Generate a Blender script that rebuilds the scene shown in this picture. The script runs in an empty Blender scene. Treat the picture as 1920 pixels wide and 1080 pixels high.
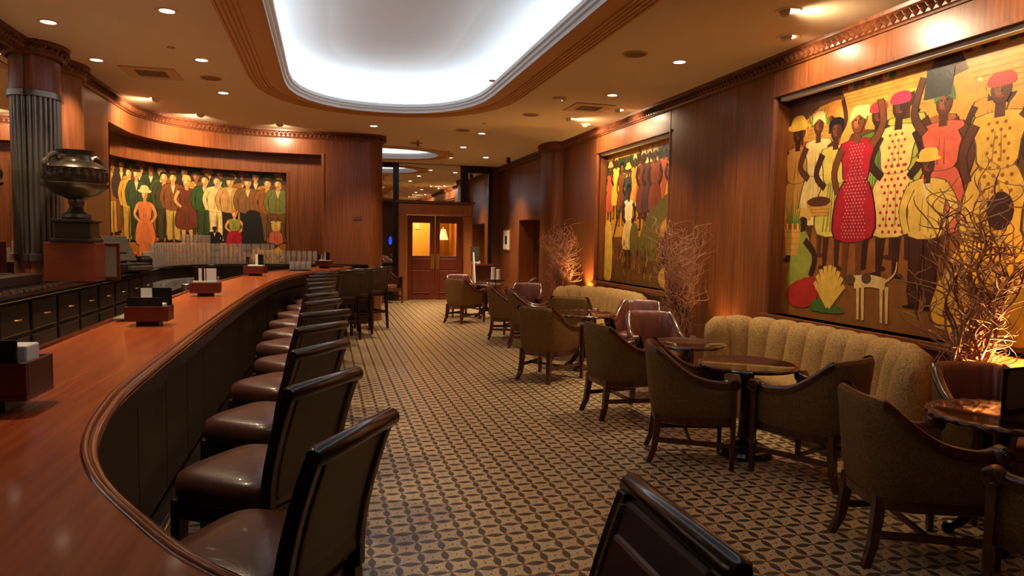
import bpy, math, random
from mathutils import Vector, Matrix
random.seed(7)
S = bpy.context.scene
COL = S.collection
PI = math.pi
sin, cos = math.sin, math.cos

# ------------------------------------------------------------------ camera
EYE = Vector((0, 0, 1.6))
FPX, YAW, PITCH, ROLL = 1307.0, math.radians(14.97), math.radians(3.94), math.radians(1.0)
fw = Vector((sin(YAW)*cos(PITCH), cos(YAW)*cos(PITCH), -sin(PITCH)))
rt0 = Vector((cos(YAW), -sin(YAW), 0)); up0 = rt0.cross(fw)
rt = rt0*cos(ROLL)+up0*sin(ROLL); up = -rt0*sin(ROLL)+up0*cos(ROLL)
cd = bpy.data.cameras.new('camera'); cam = bpy.data.objects.new('camera', cd); COL.objects.link(cam)
cam.matrix_world = Matrix(((rt.x, up.x, -fw.x, 0), (rt.y, up.y, -fw.y, 0), (rt.z, up.z, -fw.z, EYE.z), (0, 0, 0, 1)))
cd.sensor_fit = 'HORIZONTAL'; cd.sensor_width = 36.0; cd.lens = 36.0*FPX/1920.0
cd.clip_start = 0.02; cd.clip_end = 100
S.camera = cam
def inframe(p, m=0):
    d = Vector(p)-EYE; z = d.dot(fw)
    if z < .05: return None
    x = 960+FPX*d.dot(rt)/z; y = 540-FPX*d.dot(up)/z
    return z if (-m < x < 1920+m and -m < y < 1080+m) else None

# ------------------------------------------------------------------ world, view
w = bpy.data.worlds.new('world'); S.world = w; w.use_nodes = True
w.node_tree.nodes['Background'].inputs[0].default_value = (1.0, .75, .5, 1)
w.node_tree.nodes['Background'].inputs[1].default_value = 0.0
S.view_settings.view_transform = 'Standard'; S.view_settings.look = 'None'
S.view_settings.gamma = 1; S.view_settings.use_curve_mapping = False
S.view_settings.exposure = 0.0
WARM = (1.0, .77, .50)
COOL = (.80, .90, 1.0)
HC = 3.53           # ceiling height
XR = 4.51           # right wall
def lamp(kind, loc, power, color, aim=None, name='lamp', parent=None, **kw):
    l = bpy.data.lights.new(name, kind); l.energy = power; l.color = color
    for k, v in kw.items(): setattr(l, k, v)
    o = bpy.data.objects.new(name, l); COL.objects.link(o); o.location = loc
    if aim is not None:
        o.rotation_euler = (Vector(aim)-Vector(loc)).to_track_quat('-Z', 'Y').to_euler()
    if parent:
        o.parent = parent; o.matrix_parent_inverse = parent.matrix_world.inverted()
    return o

# ------------------------------------------------------------------ materials
def srgb(r, g=None, b=None):
    if g is None: r, g, b = r
    f = lambda c: (c/255/12.92 if c/255 <= .04045 else ((c/255+.055)/1.055)**2.4)
    return (f(r), f(g), f(b), 1)
MAT = {}
def mat(name, col=(.5, .5, .5, 1), rough=.5, metal=0., coat=0., spec=.5, emit=None, estr=0.):
    m = bpy.data.materials.new(name); m.use_nodes = True; MAT[name] = m
    b = m.node_tree.nodes['Principled BSDF']
    b.inputs['Base Color'].default_value = col; b.inputs['Roughness'].default_value = rough
    b.inputs['Metallic'].default_value = metal; b.inputs['Coat Weight'].default_value = coat
    b.inputs['Coat Roughness'].default_value = .08; b.inputs['Specular IOR Level'].default_value = spec
    if emit:
        b.inputs['Emission Color'].default_value = emit; b.inputs['Emission Strength'].default_value = estr
    return m
def nd(m, t, **kw):
    n = m.node_tree.nodes.new(t)
    for k, v in kw.items():
        if k.startswith('i_'): n.inputs[k[2:].replace('_', ' ')].default_value = v
        else: setattr(n, k, v)
    return n
def ln(m, a, ao, b, bi): m.node_tree.links.new(a.outputs[ao], b.inputs[bi])
def bsdf(m): return m.node_tree.nodes['Principled BSDF']
def ramp(m, stops):
    r = nd(m, 'ShaderNodeValToRGB'); e = r.color_ramp.elements
    while len(e) < len(stops): e.new(.5)
    for k, (p, c) in enumerate(stops): e[k].position = p; e[k].color = c
    return r
def coords(m, scale=(1, 1, 1)):
    t = nd(m, 'ShaderNodeTexCoord'); mp = nd(m, 'ShaderNodeMapping'); mp.inputs['Scale'].default_value = scale
    ln(m, t, 'Object', mp, 'Vector'); return mp
def wood(name, c0, c1, rough, scale=(14, 14, .55), coat=0., spec=.5, big=.35, bump=.04):
    m = mat(name, c1, rough, 0, coat, spec); mp = coords(m, scale)
    n = nd(m, 'ShaderNodeTexNoise'); n.inputs['Scale'].default_value = 3; n.inputs['Detail'].default_value = 6; n.inputs['Roughness'].default_value = .6
    ln(m, mp, 'Vector', n, 'Vector')
    r = ramp(m, [(.32, c0), (.68, c1)]); ln(m, n, 'Fac', r, 'Fac')
    mp2 = coords(m, tuple(s*.09 for s in scale)); n2 = nd(m, 'ShaderNodeTexNoise'); n2.inputs['Scale'].default_value = 2.2; n2.inputs['Detail'].default_value = 2
    ln(m, mp2, 'Vector', n2, 'Vector')
    mx = nd(m, 'ShaderNodeMix', data_type='RGBA', blend_type='MULTIPLY'); mx.inputs[0].default_value = big
    r2 = ramp(m, [(.3, (.45, .4, .36, 1)), (.7, (1.15, 1.1, 1.05, 1))]); ln(m, n2, 'Fac', r2, 'Fac')
    ln(m, r, 'Color', mx, 6); ln(m, r2, 'Color', mx, 7); ln(m, mx, 2, bsdf(m), 'Base Color')
    b = nd(m, 'ShaderNodeBump'); b.inputs['Strength'].default_value = bump; b.inputs['Distance'].default_value = .01
    ln(m, n, 'Fac', b, 'Height'); ln(m, b, 'Normal', bsdf(m), 'Normal')
    return m
wood('wall_wood', srgb(100, 54, 27), srgb(139, 80, 42), .33, spec=.45)
wood('wall_wood_dark', srgb(84, 44, 24), srgb(112, 62, 34), .36)
wood('cornice_wood', srgb(78, 40, 22), srgb(120, 66, 36), .38, (8, 8, 8))
wood('chair_wood', srgb(70, 34, 20), srgb(98, 50, 28), .26, (6, 6, 3), coat=.3)
wood('stool_wood', srgb(36, 20, 14), srgb(54, 29, 20), .24, (6, 6, 3), coat=.3)
wood('bar_top', srgb(146, 62, 26), srgb(176, 84, 36), .26, (9, .5, 9), coat=.12, spec=.38, bump=.006)
wood('bar_edge', srgb(96, 40, 20), srgb(126, 56, 28), .16, (6, 6, 6), coat=.6)
wood('bar_die', srgb(30, 16, 12), srgb(42, 22, 15), .4, (10, 10, .6))
wood('box_wood', srgb(84, 34, 21), srgb(104, 44, 26), .3, (1.5, 1.5, 18))
wood('door_wood', srgb(86, 34, 20), srgb(112, 46, 26), .3)
wood('frame_wood', srgb(140, 80, 38), srgb(172, 104, 52), .33)
wood('table_wood', srgb(44, 22, 15), srgb(60, 31, 20), .08, (5, 5, 5), coat=.8)
mat('black', srgb(16, 14, 13), .4)
mat('black_gloss', srgb(14, 12, 12), .12)
mat('black_frame', srgb(22, 18, 15), .3)
mat('white_paint', srgb(226, 232, 235), .7)
mat('paper', srgb(236, 228, 212), .7)
mat('greypaper', srgb(120, 111, 100), .8)
mat('brass', srgb(205, 160, 90), .28, 1)
mat('steel', srgb(190, 185, 178), .25, 1)
mat('silver_dark', srgb(128, 120, 110), .32, .9)
mat('urn_metal', srgb(92, 82, 72), .3, .9)
mat('mirror', (.86, .84, .80, 1), .01, 1)
mat('beige', srgb(196, 160, 120), .7)
mat('grille', srgb(120, 86, 58), .8)
mat('vent', srgb(186, 146, 104), .6)
mat('dark_slot', srgb(24, 17, 12), .8)
mat('lamp_glow', (1, 1, 1, 1), .5, emit=(1.0, .86, .68, 1), estr=14)
mat('spot_glow', (1, 1, 1, 1), .5, emit=(1.0, .80, .55, 1), estr=26)
mat('led', (1, 1, 1, 1), .5, emit=(.90, .95, 1.0, 1), estr=6.6)
mat('led_far', (1, 1, 1, 1), .5, emit=(.95, .96, 1.0, 1), estr=3.2)
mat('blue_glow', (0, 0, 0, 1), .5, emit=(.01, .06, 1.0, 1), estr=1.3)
mat('shade_glow', srgb(230, 170, 110), .6, emit=(1.0, .52, .22, 1), estr=1.6)
mat('yellow_wall', srgb(226, 178, 74), .7)
mat('gold', srgb(190, 140, 52), .35, .8)
mat('red_cloth', srgb(200, 30, 40), .7)
mat('pot', srgb(44, 28, 20), .5)
mat('screen', srgb(58, 52, 44), .25)
mat('led_dot', (0, 0, 0, 1), .5, emit=(.7, .8, 1, 1), estr=8)
mat('cream_plastic', srgb(214, 190, 160), .5)
# ceiling plaster
m = mat('ceiling', srgb(208, 184, 150), .85); mp = coords(m, (60, 60, 60)); n = nd(m, 'ShaderNodeTexNoise'); n.inputs['Scale'].default_value = 2
ln(m, mp, 'Vector', n, 'Vector'); b = nd(m, 'ShaderNodeBump'); b.inputs['Strength'].default_value = .06; ln(m, n, 'Fac', b, 'Height'); ln(m, b, 'Normal', bsdf(m), 'Normal')
mat('cove_mould', srgb(190, 140, 84), .7)
# leather
def leather(name, c0, c1, rough):
    m = mat(name, c0, rough, coat=.15); mp = coords(m, (1, 1, 1)); n = nd(m, 'ShaderNodeTexNoise'); n.inputs['Scale'].default_value = 7; n.inputs['Detail'].default_value = 4
    ln(m, mp, 'Vector', n, 'Vector'); r = ramp(m, [(.35, c0), (.7, c1)]); ln(m, n, 'Fac', r, 'Fac'); ln(m, r, 'Color', bsdf(m), 'Base Color')
    v = nd(m, 'ShaderNodeTexVoronoi'); v.inputs['Scale'].default_value = 160; ln(m, mp, 'Vector', v, 'Vector')
    b = nd(m, 'ShaderNodeBump'); b.inputs['Strength'].default_value = .08; b.inputs['Distance'].default_value = .004; ln(m, v, 'Distance', b, 'Height'); ln(m, b, 'Normal', bsdf(m), 'Normal')
leather('leather', srgb(96, 50, 38), srgb(124, 68, 52), .36)
leather('stool_leather', srgb(72, 42, 34), srgb(92, 56, 44), .34)
leather('stool_back', srgb(52, 32, 26), srgb(66, 41, 33), .42)
# figured upholstery: little scrolls
def uphol(name, c0, c1, sc, p0, p1):
    m = mat(name, c0, .8, spec=.25); mp = coords(m, (1, 1, 1))
    n = nd(m, 'ShaderNodeTexNoise'); n.inputs['Scale'].default_value = sc; n.inputs['Detail'].default_value = 1.5; n.inputs['Distortion'].default_value = 2.2
    ln(m, mp, 'Vector', n, 'Vector')
    wv = nd(m, 'ShaderNodeMath', operation='PINGPONG'); wv.inputs[1].default_value = .11; ln(m, n, 'Fac', wv, 0)
    mu = nd(m, 'ShaderNodeMath', operation='MULTIPLY'); mu.inputs[1].default_value = 9.0; ln(m, wv, 0, mu, 0)
    r = ramp(m, [(p0, c0), (p1, c1)]); ln(m, mu, 0, r, 'Fac'); ln(m, r, 'Color', bsdf(m), 'Base Color')
    b = nd(m, 'ShaderNodeBump'); b.inputs['Strength'].default_value = .2; b.inputs['Distance'].default_value = .003; ln(m, mu, 0, b, 'Height'); ln(m, b, 'Normal', bsdf(m), 'Normal')
uphol('chair_fabric', srgb(84, 57, 27), srgb(138, 100, 52), 60, .25, .65)
uphol('sofa_fabric', srgb(62, 43, 20), srgb(190, 150, 90), 50, .14, .46)
# bark
wood('branch', srgb(132, 86, 60), srgb(178, 124, 90), .55, (20, 20, 20))
# glass: clear pane / tumbler, the latter with white mixed in to look lit
def glass(name, tint, fac, rough=.02, lit_haze=0.):
    m = bpy.data.materials.new(name); m.use_nodes = True; MAT[name] = m; nt = m.node_tree; nt.nodes.clear()
    o = nt.nodes.new('ShaderNodeOutputMaterial'); mx = nt.nodes.new('ShaderNodeMixShader'); tr = nt.nodes.new('ShaderNodeBsdfTransparent'); g = nt.nodes.new('ShaderNodeBsdfGlossy')
    fr = nt.nodes.new('ShaderNodeLayerWeight'); fr.inputs['Blend'].default_value = fac
    tr.inputs[0].default_value = tint; g.inputs['Roughness'].default_value = rough
    nt.links.new(fr.outputs['Facing'], mx.inputs[0]); nt.links.new(tr.outputs[0], mx.inputs[1]); nt.links.new(g.outputs[0], mx.inputs[2])
    m2 = nt.nodes.new('ShaderNodeMixShader'); df = nt.nodes.new('ShaderNodeBsdfDiffuse'); df.inputs[0].default_value = (.9, .88, .85, 1); m2.inputs[0].default_value = lit_haze
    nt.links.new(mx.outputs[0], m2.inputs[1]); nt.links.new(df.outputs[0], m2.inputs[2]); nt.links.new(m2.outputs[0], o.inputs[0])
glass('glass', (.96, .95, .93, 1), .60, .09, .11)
glass('pane', (.97, .97, .95, 1), .12)
# painted canvas: colour of the paint from the mesh
m = mat('paint', (1, 1, 1, 1), .42, spec=.4); a = nd(m, 'ShaderNodeVertexColor'); a.layer_name = 'paint'
mp = coords(m, (1, 1, 1)); n = nd(m, 'ShaderNodeTexNoise'); n.inputs['Scale'].default_value = 11; n.inputs['Detail'].default_value = 5; ln(m, mp, 'Vector', n, 'Vector')
r = ramp(m, [(.3, (.72, .70, .66, 1)), (.7, (1.12, 1.1, 1.06, 1))]); ln(m, n, 'Fac', r, 'Fac')
mx = nd(m, 'ShaderNodeMix', data_type='RGBA', blend_type='MULTIPLY'); mx.inputs[0].default_value = .8
ln(m, a, 'Color', mx, 6); ln(m, r, 'Color', mx, 7); ln(m, mx, 2, bsdf(m), 'Base Color')
n2 = nd(m, 'ShaderNodeTexNoise'); n2.inputs['Scale'].default_value = 55; ln(m, mp, 'Vector', n2, 'Vector'); b = nd(m, 'ShaderNodeBump'); b.inputs['Strength'].default_value = .12; b.inputs['Distance'].default_value = .01
ln(m, n2, 'Fac', b, 'Height'); ln(m, b, 'Normal', bsdf(m), 'Normal')
# mosaic floor: cream tesserae, ochre squares where the circles meet, a small dark cross in each field
CELL = 0.1212; JX, JY = .80, .50       # lattice phase, in cells
m = mat('mosaic', srgb(200, 168, 124), .34)
tc = nd(m, 'ShaderNodeTexCoord'); mp = nd(m, 'ShaderNodeMapping'); mp.inputs['Scale'].default_value = (1/CELL,)*3; mp.inputs['Location'].default_value = (-JX+.5, -JY+.5, 0)
ln(m, tc, 'Object', mp, 'Vector')
fr = nd(m, 'ShaderNodeVectorMath', operation='FRACTION'); ln(m, mp, 'Vector', fr, 0)
sb = nd(m, 'ShaderNodeVectorMath', operation='SUBTRACT'); sb.inputs[1].default_value = (.5, .5, .5); ln(m, fr, 0, sb, 0)
ab = nd(m, 'ShaderNodeVectorMath', operation='ABSOLUTE'); ln(m, sb, 0, ab, 0)
sx = nd(m, 'ShaderNodeSeparateXYZ'); ln(m, ab, 0, sx, 0)
ad = nd(m, 'ShaderNodeMath', operation='ADD'); ln(m, sx, 0, ad, 0); ln(m, sx, 1, ad, 1)
j = nd(m, 'ShaderNodeMath', operation='LESS_THAN'); j.inputs[1].default_value = .15; ln(m, ad, 0, j, 0)
c = nd(m, 'ShaderNodeMath', operation='GREATER_THAN'); c.inputs[1].default_value = .935; ln(m, ad, 0, c, 0)
v = nd(m, 'ShaderNodeTexVoronoi', feature='DISTANCE_TO_EDGE'); v.inputs['Scale'].default_value = 105; ln(m, tc, 'Object', v, 'Vector')
vr = ramp(m, [(.02, srgb(150, 114, 74)), (.09, srgb(230, 196, 146))]); ln(m, v, 'Distance', vr, 'Fac')
vc = nd(m, 'ShaderNodeTexVoronoi'); vc.inputs['Scale'].default_value = 105; ln(m, tc, 'Object', vc, 'Vector')
hs = nd(m, 'ShaderNodeSeparateColor'); ln(m, vc, 'Color', hs, 0)
tone = ramp(m, [(0, (.82, .80, .76, 1)), (1, (1.05, 1.03, 1, 1))]); ln(m, hs, 0, tone, 'Fac')
mt = nd(m, 'ShaderNodeMix', data_type='RGBA', blend_type='MULTIPLY'); mt.inputs[0].default_value = 1; ln(m, vr, 'Color', mt, 6); ln(m, tone, 'Color', mt, 7)
m1 = nd(m, 'ShaderNodeMix', data_type='RGBA'); ln(m, j, 0, m1, 0); ln(m, mt, 2, m1, 6); m1.inputs[7].default_value = srgb(150, 96, 44)
m2 = nd(m, 'ShaderNodeMix', data_type='RGBA'); ln(m, c, 0, m2, 0); ln(m, m1, 2, m2, 6); m2.inputs[7].default_value = srgb(64, 40, 26)
ln(m, m2, 2, bsdf(m), 'Base Color')
m = mat('mosaic_dark', srgb(84, 66, 50), .36); mp = coords(m, (1, 1, 1)); vc = nd(m, 'ShaderNodeTexVoronoi'); vc.inputs['Scale'].default_value = 120; ln(m, mp, 'Vector', vc, 'Vector')
hs = nd(m, 'ShaderNodeSeparateColor'); ln(m, vc, 'Color', hs, 0); r = ramp(m, [(0, srgb(62, 49, 38)), (1, srgb(90, 73, 57))]); ln(m, hs, 0, r, 'Fac'); ln(m, r, 'Color', bsdf(m), 'Base Color')

# ------------------------------------------------------------------ mesh helpers
class MB:
    def __init__(s): s.v = []; s.f = []
    def add(s, vs, fs):
        o = len(s.v); s.v += [tuple(p) for p in vs]; s.f += [tuple(i+o for i in f) for f in fs]; return s
    def box(s, x0, x1, y0, y1, z0, z1, M=None):
        vs = [Vector((x, y, z)) for z in (z0, z1) for y in (y0, y1) for x in (x0, x1)]
        if M is not None: vs = [M @ p for p in vs]
        return s.add(vs, [(0, 2, 3, 1), (4, 5, 7, 6), (0, 1, 5, 4), (1, 3, 7, 5), (3, 2, 6, 7), (2, 0, 4, 6)])
    def lathe(s, prof, c=(0, 0, 0), n=20, axis='z', a0=0, a1=2*PI):
        full = abs(a1-a0-2*PI) < 1e-6; k = n if full else n+1; vs = []
        for i in range(k):
            a = a0+(a1-a0)*i/n
            for r, z in prof:
                p = (r*cos(a), r*sin(a), z) if axis == 'z' else ((z, r*cos(a), r*sin(a)) if axis == 'x' else (r*cos(a), z, r*sin(a)))
                vs.append((p[0]+c[0], p[1]+c[1], p[2]+c[2]))
        m = len(prof); fs = []
        for i in range(n):
            j = (i+1) % k
            for q in range(m-1): fs.append((i*m+q, j*m+q, j*m+q+1, i*m+q+1))
        return s.add(vs, fs)
    def tube(s, pts, r, n=6, caps=True):
        pts = [Vector(p) for p in pts]; N = len(pts); R = r if hasattr(r, '__len__') else [r]*N; vs = []; fs = []
        T0 = (pts[1]-pts[0]).normalized(); ref = Vector((0, 0, 1)) if abs(T0.z) < .9 else Vector((1, 0, 0)); U = T0.cross(ref).normalized()
        for i, p in enumerate(pts):
            T = (pts[min(i+1, N-1)]-pts[max(i-1, 0)]).normalized(); U = (U-T*U.dot(T)).normalized(); V = T.cross(U)
            for k in range(n):
                a = 2*PI*k/n; vs.append(p+(U*cos(a)+V*sin(a))*R[i])
        for i in range(N-1):
            for k in range(n): fs.append((i*n+k, i*n+(k+1) % n, (i+1)*n+(k+1) % n, (i+1)*n+k))
        if caps: fs += [tuple(range(n-1, -1, -1)), tuple(range((N-1)*n, N*n))]
        return s.add(vs, fs)
    def prism(s, poly, z0, z1):
        n = len(poly); vs = [(x, y, z0) for x, y in poly]+[(x, y, z1) for x, y in poly]
        return s.add(vs, [tuple(range(n-1, -1, -1)), tuple(range(n, 2*n))]+[(i, (i+1) % n, n+(i+1) % n, n+i) for i in range(n)])
    def grid(s, rows, closed=False):
        m = len(rows[0]); vs = [p for r in rows for p in r]; fs = []
        for i in range(len(rows)-(0 if closed else 1)):
            j = (i+1) % len(rows)
            for k in range(m-1): fs.append((i*m+k, j*m+k, j*m+k+1, i*m+k+1))
        return s.add(vs, fs)
    def sweep(s, path, prof, closed=False):      # path: plan points; prof: (outward offset, z)
        n = len(path); rows = []
        for i, p in enumerate(path):
            a = Vector(path[i-1] if (i or closed) else path[0]); b = Vector(path[(i+1) % n] if (i < n-1 or closed) else path[-1])
            t = (b-a).normalized(); nn = Vector((t.y, -t.x)); rows.append([(p[0]+nn.x*o, p[1]+nn.y*o, z) for o, z in prof])
        return s.grid(rows, closed)
    def xf(s, M): s.v = [tuple(M @ Vector(p)) for p in s.v]; return s
def link(name, mb, material, parent=None, smooth=False, bevel=0., seg=2):
    me = bpy.data.meshes.new(name); me.from_pydata(mb.v, [], mb.f); me.update()
    me.materials.append(MAT[material]); o = bpy.data.objects.new(name, me); COL.objects.link(o)
    if smooth:
        for p in me.polygons: p.use_smooth = True
        if smooth != 'all':
            me.set_sharp_from_angle(angle=math.radians(40))
    if bevel:
        b = o.modifiers.new('bevel', 'BEVEL'); b.width = bevel; b.segments = seg; b.limit_method = 'ANGLE'
    if parent: o.parent = parent
    return o
def thing(name, label, cat, loc=(0, 0, 0), rz=0, group=None):
    o = bpy.data.objects.new(name, None); COL.objects.link(o); o.location = loc; o.rotation_euler = (0, 0, rz)
    o.empty_display_size = .1
    return tag(o, label, cat, group)
def tag(o, label, cat, group=None):
    o['label'] = label; o['category'] = cat
    if group: o['group'] = group
    return o
def struct(o): o['kind'] = 'structure'; return o
def dup(root, loc=None, rz=None, label=None, group=None):
    r = root.copy(); COL.objects.link(r)
    if loc is not None: r.location = loc
    if rz is not None: r.rotation_euler = (0, 0, rz)
    if label: r['label'] = label
    if group: r['group'] = group
    for ch in list(root.children):
        c = ch.copy(); COL.objects.link(c); c.parent = r
        for g in list(ch.children):
            d = g.copy(); COL.objects.link(d); d.parent = c
    return r
def smooth_path(pts, k=8, closed=False):
    P = [Vector(p) for p in pts]; n = len(P); out = []
    for i in range(n if closed else n-1):
        g = (lambda q: P[q % n]) if closed else (lambda q: P[max(0, min(n-1, q))])
        a, b, c, d = g(i-1), g(i), g(i+1), g(i+2)
        for j in range(k):
            t = j/k; out.append(.5*((2*b)+(c-a)*t+(2*a-5*b+4*c-d)*t*t+(3*b-a-3*c+d)*t**3))
    if not closed: out.append(P[-1])
    return out
def resample(pts, step):
    out = [Vector(pts[0])]; acc = 0
    for a, b in zip(pts, pts[1:]):
        a, b = Vector(a), Vector(b); L = (b-a).length; d = step-acc
        while d <= L: out.append(a+(b-a)*(d/L)); d += step
        acc = L-(d-step)
    return out
# ------------------------------------------------------------------ floor with its inlaid lenses
floor = struct(link('floor', MB().box(-3.4, 5.6, -2.2, 20.4, -.1, 0), 'mosaic'))
def lens_poly():
    L, Wd = .40*CELL, .165*CELL; up_ = [(-L+2*L*i/6, Wd*(1-((i-3)/3)**2)) for i in range(7)]
    return up_+[(x, -y) for x, y in up_[-2:0:-1]]
LP = lens_poly(); lens = []
ix0, ix1 = int(-.9/CELL), int(4.6/CELL); iy0, iy1 = int(.6/CELL), int(18.2/CELL)
for i in range(ix0, ix1):
    for k in range(iy0, iy1):
        x, y = (i+JX)*CELL, (k+JY)*CELL
        if y > 13.45 and x < -.8: continue
        lens += [(x+CELL/2, y, 0), (x, y+CELL/2, 1)]
def rank(l):
    z = inframe((l[0], l[1], 0), -6); return z if z else 1e6+l[1]
lens.sort(key=rank)
me0 = MB().prism(LP, 0, .0012)
p0 = link('mosaic_lens', me0, 'mosaic_dark', floor)
for q, (x, y, r) in enumerate(lens[:300]):
    o = p0 if q == 0 else p0.copy()
    if q: COL.objects.link(o); o.parent = floor
    o.location = (x, y, 0); o.rotation_euler = (0, 0, r*PI/2)
mb = MB(); n = len(LP)
for x, y, r in lens[300:]:
    mb.add([((x+a, y+b, .0012) if not r else (x-b, y+a, .0012)) for a, b in LP], [tuple(range(n))])
link('mosaic_lenses', mb, 'mosaic_dark', floor)['kind'] = 'stuff'

# ------------------------------------------------------------------ right wall with its recesses
MX = 4.70                                   # plane of the canvases
M3 = (2.6, 6.43, .87, 3.12); M2 = (8.69, 11.35, .93, 3.10)
mb = MB()
def seg(y0, y1, z0, z1): mb.box(XR, 4.9, y0, y1, z0, z1)
seg(-2, M3[0], 0, HC); seg(M3[1], M2[0], 0, HC); seg(M2[1], 14.6, 0, HC); seg(16.33, 18.6, 0, HC); seg(14.6, 16.33, 2.07, HC)
for a in (M3, M2): seg(a[0], a[1], 0, a[2]); seg(a[0], a[1], a[3], HC); mb.box(MX+.03, 4.9, a[0], a[1], a[2], a[3])
wr = struct(link('wall_right', mb, 'wall_wood', bevel=.012))
mb = MB()
for a in (M3, M2):      # rounded jambs and sills of the recesses
    for yy in (a[0], a[1]): mb.tube([(XR+.02, yy, a[2]-.02), (XR+.02, yy, a[3]+.02)], .035, 10)
    mb.box(XR-.05, XR+.19, a[0]-.06, a[1]+.06, a[2]-.05, a[2])
    mb.box(XR-.02, XR+.03, a[0]-.03, a[1]+.03, a[3], a[3]+.03)
link('recess_moulding', mb, 'wall_wood', wr, smooth=True)
for a in (M3, M2): link('light_trough', MB().box(XR+.05, XR+.12, a[0]+.04, a[1]-.04, a[3]-.035, a[3]), 'paper', wr)
for a in (M3, M2):
    for y in ([a[1]+.65] if a is M3 else []):
        link('panel_joint', MB().box(XR-.002, XR+.01, y-.003, y+.003, .1, 3.38), 'wall_wood_dark', wr)
# doorway niche in the right wall
mb = MB().box(4.9, 5.6, 14.5, 14.6, 0, 2.2).box(4.9, 5.6, 16.33, 16.43, 0, 2.2).box(5.5, 5.6, 14.6, 16.33, 0, 2.2).box(4.9, 5.6, 14.6, 16.33, 2.07, 2.2)
struct(link('wall_doorway', mb, 'wall_wood_dark'))
d = struct(link('door_3', MB().box(5.30, 5.36, 14.7, 16.2, 0, 2.0), 'wall_wood_dark', bevel=.006))
for z0, z1 in ((.15, .7), (.8, 1.95)): link('door_panel', MB().box(5.27, 5.31, 14.9, 16.0, z0, z1), 'wall_wood', d, bevel=.01)
# half-round column on the right wall
mb = MB(); colpath = [(XR+.02, 13.95)]+[(4.31+.10*0-.0*k, 0) for k in range(0)]
colpath = [(4.53, 14.0), (4.38, 14.0)]+[(4.38-.14*sin(a), 13.55-.45*(-cos(a))) for a in [PI*t/12 for t in range(1, 12)]]+[(4.38, 13.1), (4.53, 13.1)]
mb.sweep(colpath, [(0, 0), (0, HC)])
tc_ = struct(link('trim_1', mb, 'wall_wood', smooth=True))
link('column_capital', MB().sweep(colpath, [(0, 3.36), (.025, 3.36), (.03, 3.40), (.07, 3.46), (.075, HC)]), 'cornice_wood', tc_, smooth=True)

# ------------------------------------------------------------------ left wall: mirror, pilaster, curved bar alcove
def arc(cx, cy, r, a0, a1, n): return [(cx+r*cos(math.radians(a0+(a1-a0)*i/n)), cy+r*sin(math.radians(a0+(a1-a0)*i/n))) for i in range(n+1)]
pathA = [(-2.85, 8.74), (-2.85, 10.7)]
ARC = arc(-.9, 11.55, 1.95, 180, 90, 20)
pathN = [(-2.85, 10.7), (-2.85, 11.1)]+ARC+[(-.7, 13.5), (-.06, 13.5)]
pathP = [(-.7, 13.5), (-.06, 13.5)]
pathB = [(-.06, 13.5), (.8, 13.5)]+arc(.8, 13.75, .25, -90, 0, 8)+[(1.05, 13.9), (.8, 14.1), (-1.3, 14.1)]
D1, D2 = .30, .50
mb = MB()
mb.sweep(pathA, [(0, 0), (0, HC)]); mb.sweep(pathB, [(0, 0), (0, HC)])
mb.sweep(pathN, [(-D1, 3.11), (0, 3.11), (0, HC)])
wl = struct(link('wall_left', mb, 'wall_wood', smooth=True))
mb = MB().sweep(pathN, [(-D2, 2.78), (-D1, 2.78), (-D1, 3.11)]).sweep([(-.7, 13.5), (-.06, 13.5)], [(-D1, 0), (-D1, 2.78)])
mb.box(-.06, -.02, 13.5, 13.5+D1, 0, 3.11).box(-.70, -.66, 13.5+D1, 13.5+D2, 0, 2.78).box(-2.85-D2, -2.85, 10.66, 10.7, 0, 3.11)
mb.tube([(-.045, 13.52, 0), (-.045, 13.52, 3.13)], .04, 10).tube([(-.685, 13.5+D1+.02, 0), (-.685, 13.5+D1+.02, 2.8)], .035, 10)
link('alcove_reveal', mb, 'wall_wood', wl, smooth=True)
mb = MB().sweep(pathN, [(-D2-.02, 0), (-D2-.02, 2.78)])
link('alcove_back', mb, 'wall_wood_dark', wl, smooth=True)
pil = MB().sweep([(-2.86, 8.98)]+[(-2.85+.10*sin(PI*t/10), 8.98+.62*t/10) for t in range(1, 10)]+[(-2.86, 9.6)], [(0, 0), (0, 3.42)])
link('rounded_pilaster', pil, 'wall_wood', wl, smooth=True)
link('wall_switch_plate', MB().box(.50, .66, 13.485, 13.5, 1.93, 1.99), 'wall_wood_dark', wl)
# wall behind the back bar, near part, with the mirror on it
mb = MB().box(-3.2, -2.96, -2, 8.74, 0, HC).box(-2.97, -2.85, 8.72, 8.74, 0, HC)
struct(link('wall_backbar', mb, 'wall_wood_dark'))
t = thing('bar_mirror', 'tall mirror on the wall behind the bar reflecting fluted pillar and urn', 'mirror', (-2.95, 3.3, 1.15))
link('mirror_glass', MB().box(0, .008, -5.2, 5.1, 0, 2.22), 'mirror', t)
link('mirror_frame', MB().box(0, .03, -5.2, 5.1, -.04, 0).box(0, .03, -5.2, 5.1, 2.22, 2.26), 'cornice_wood', t)
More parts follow.
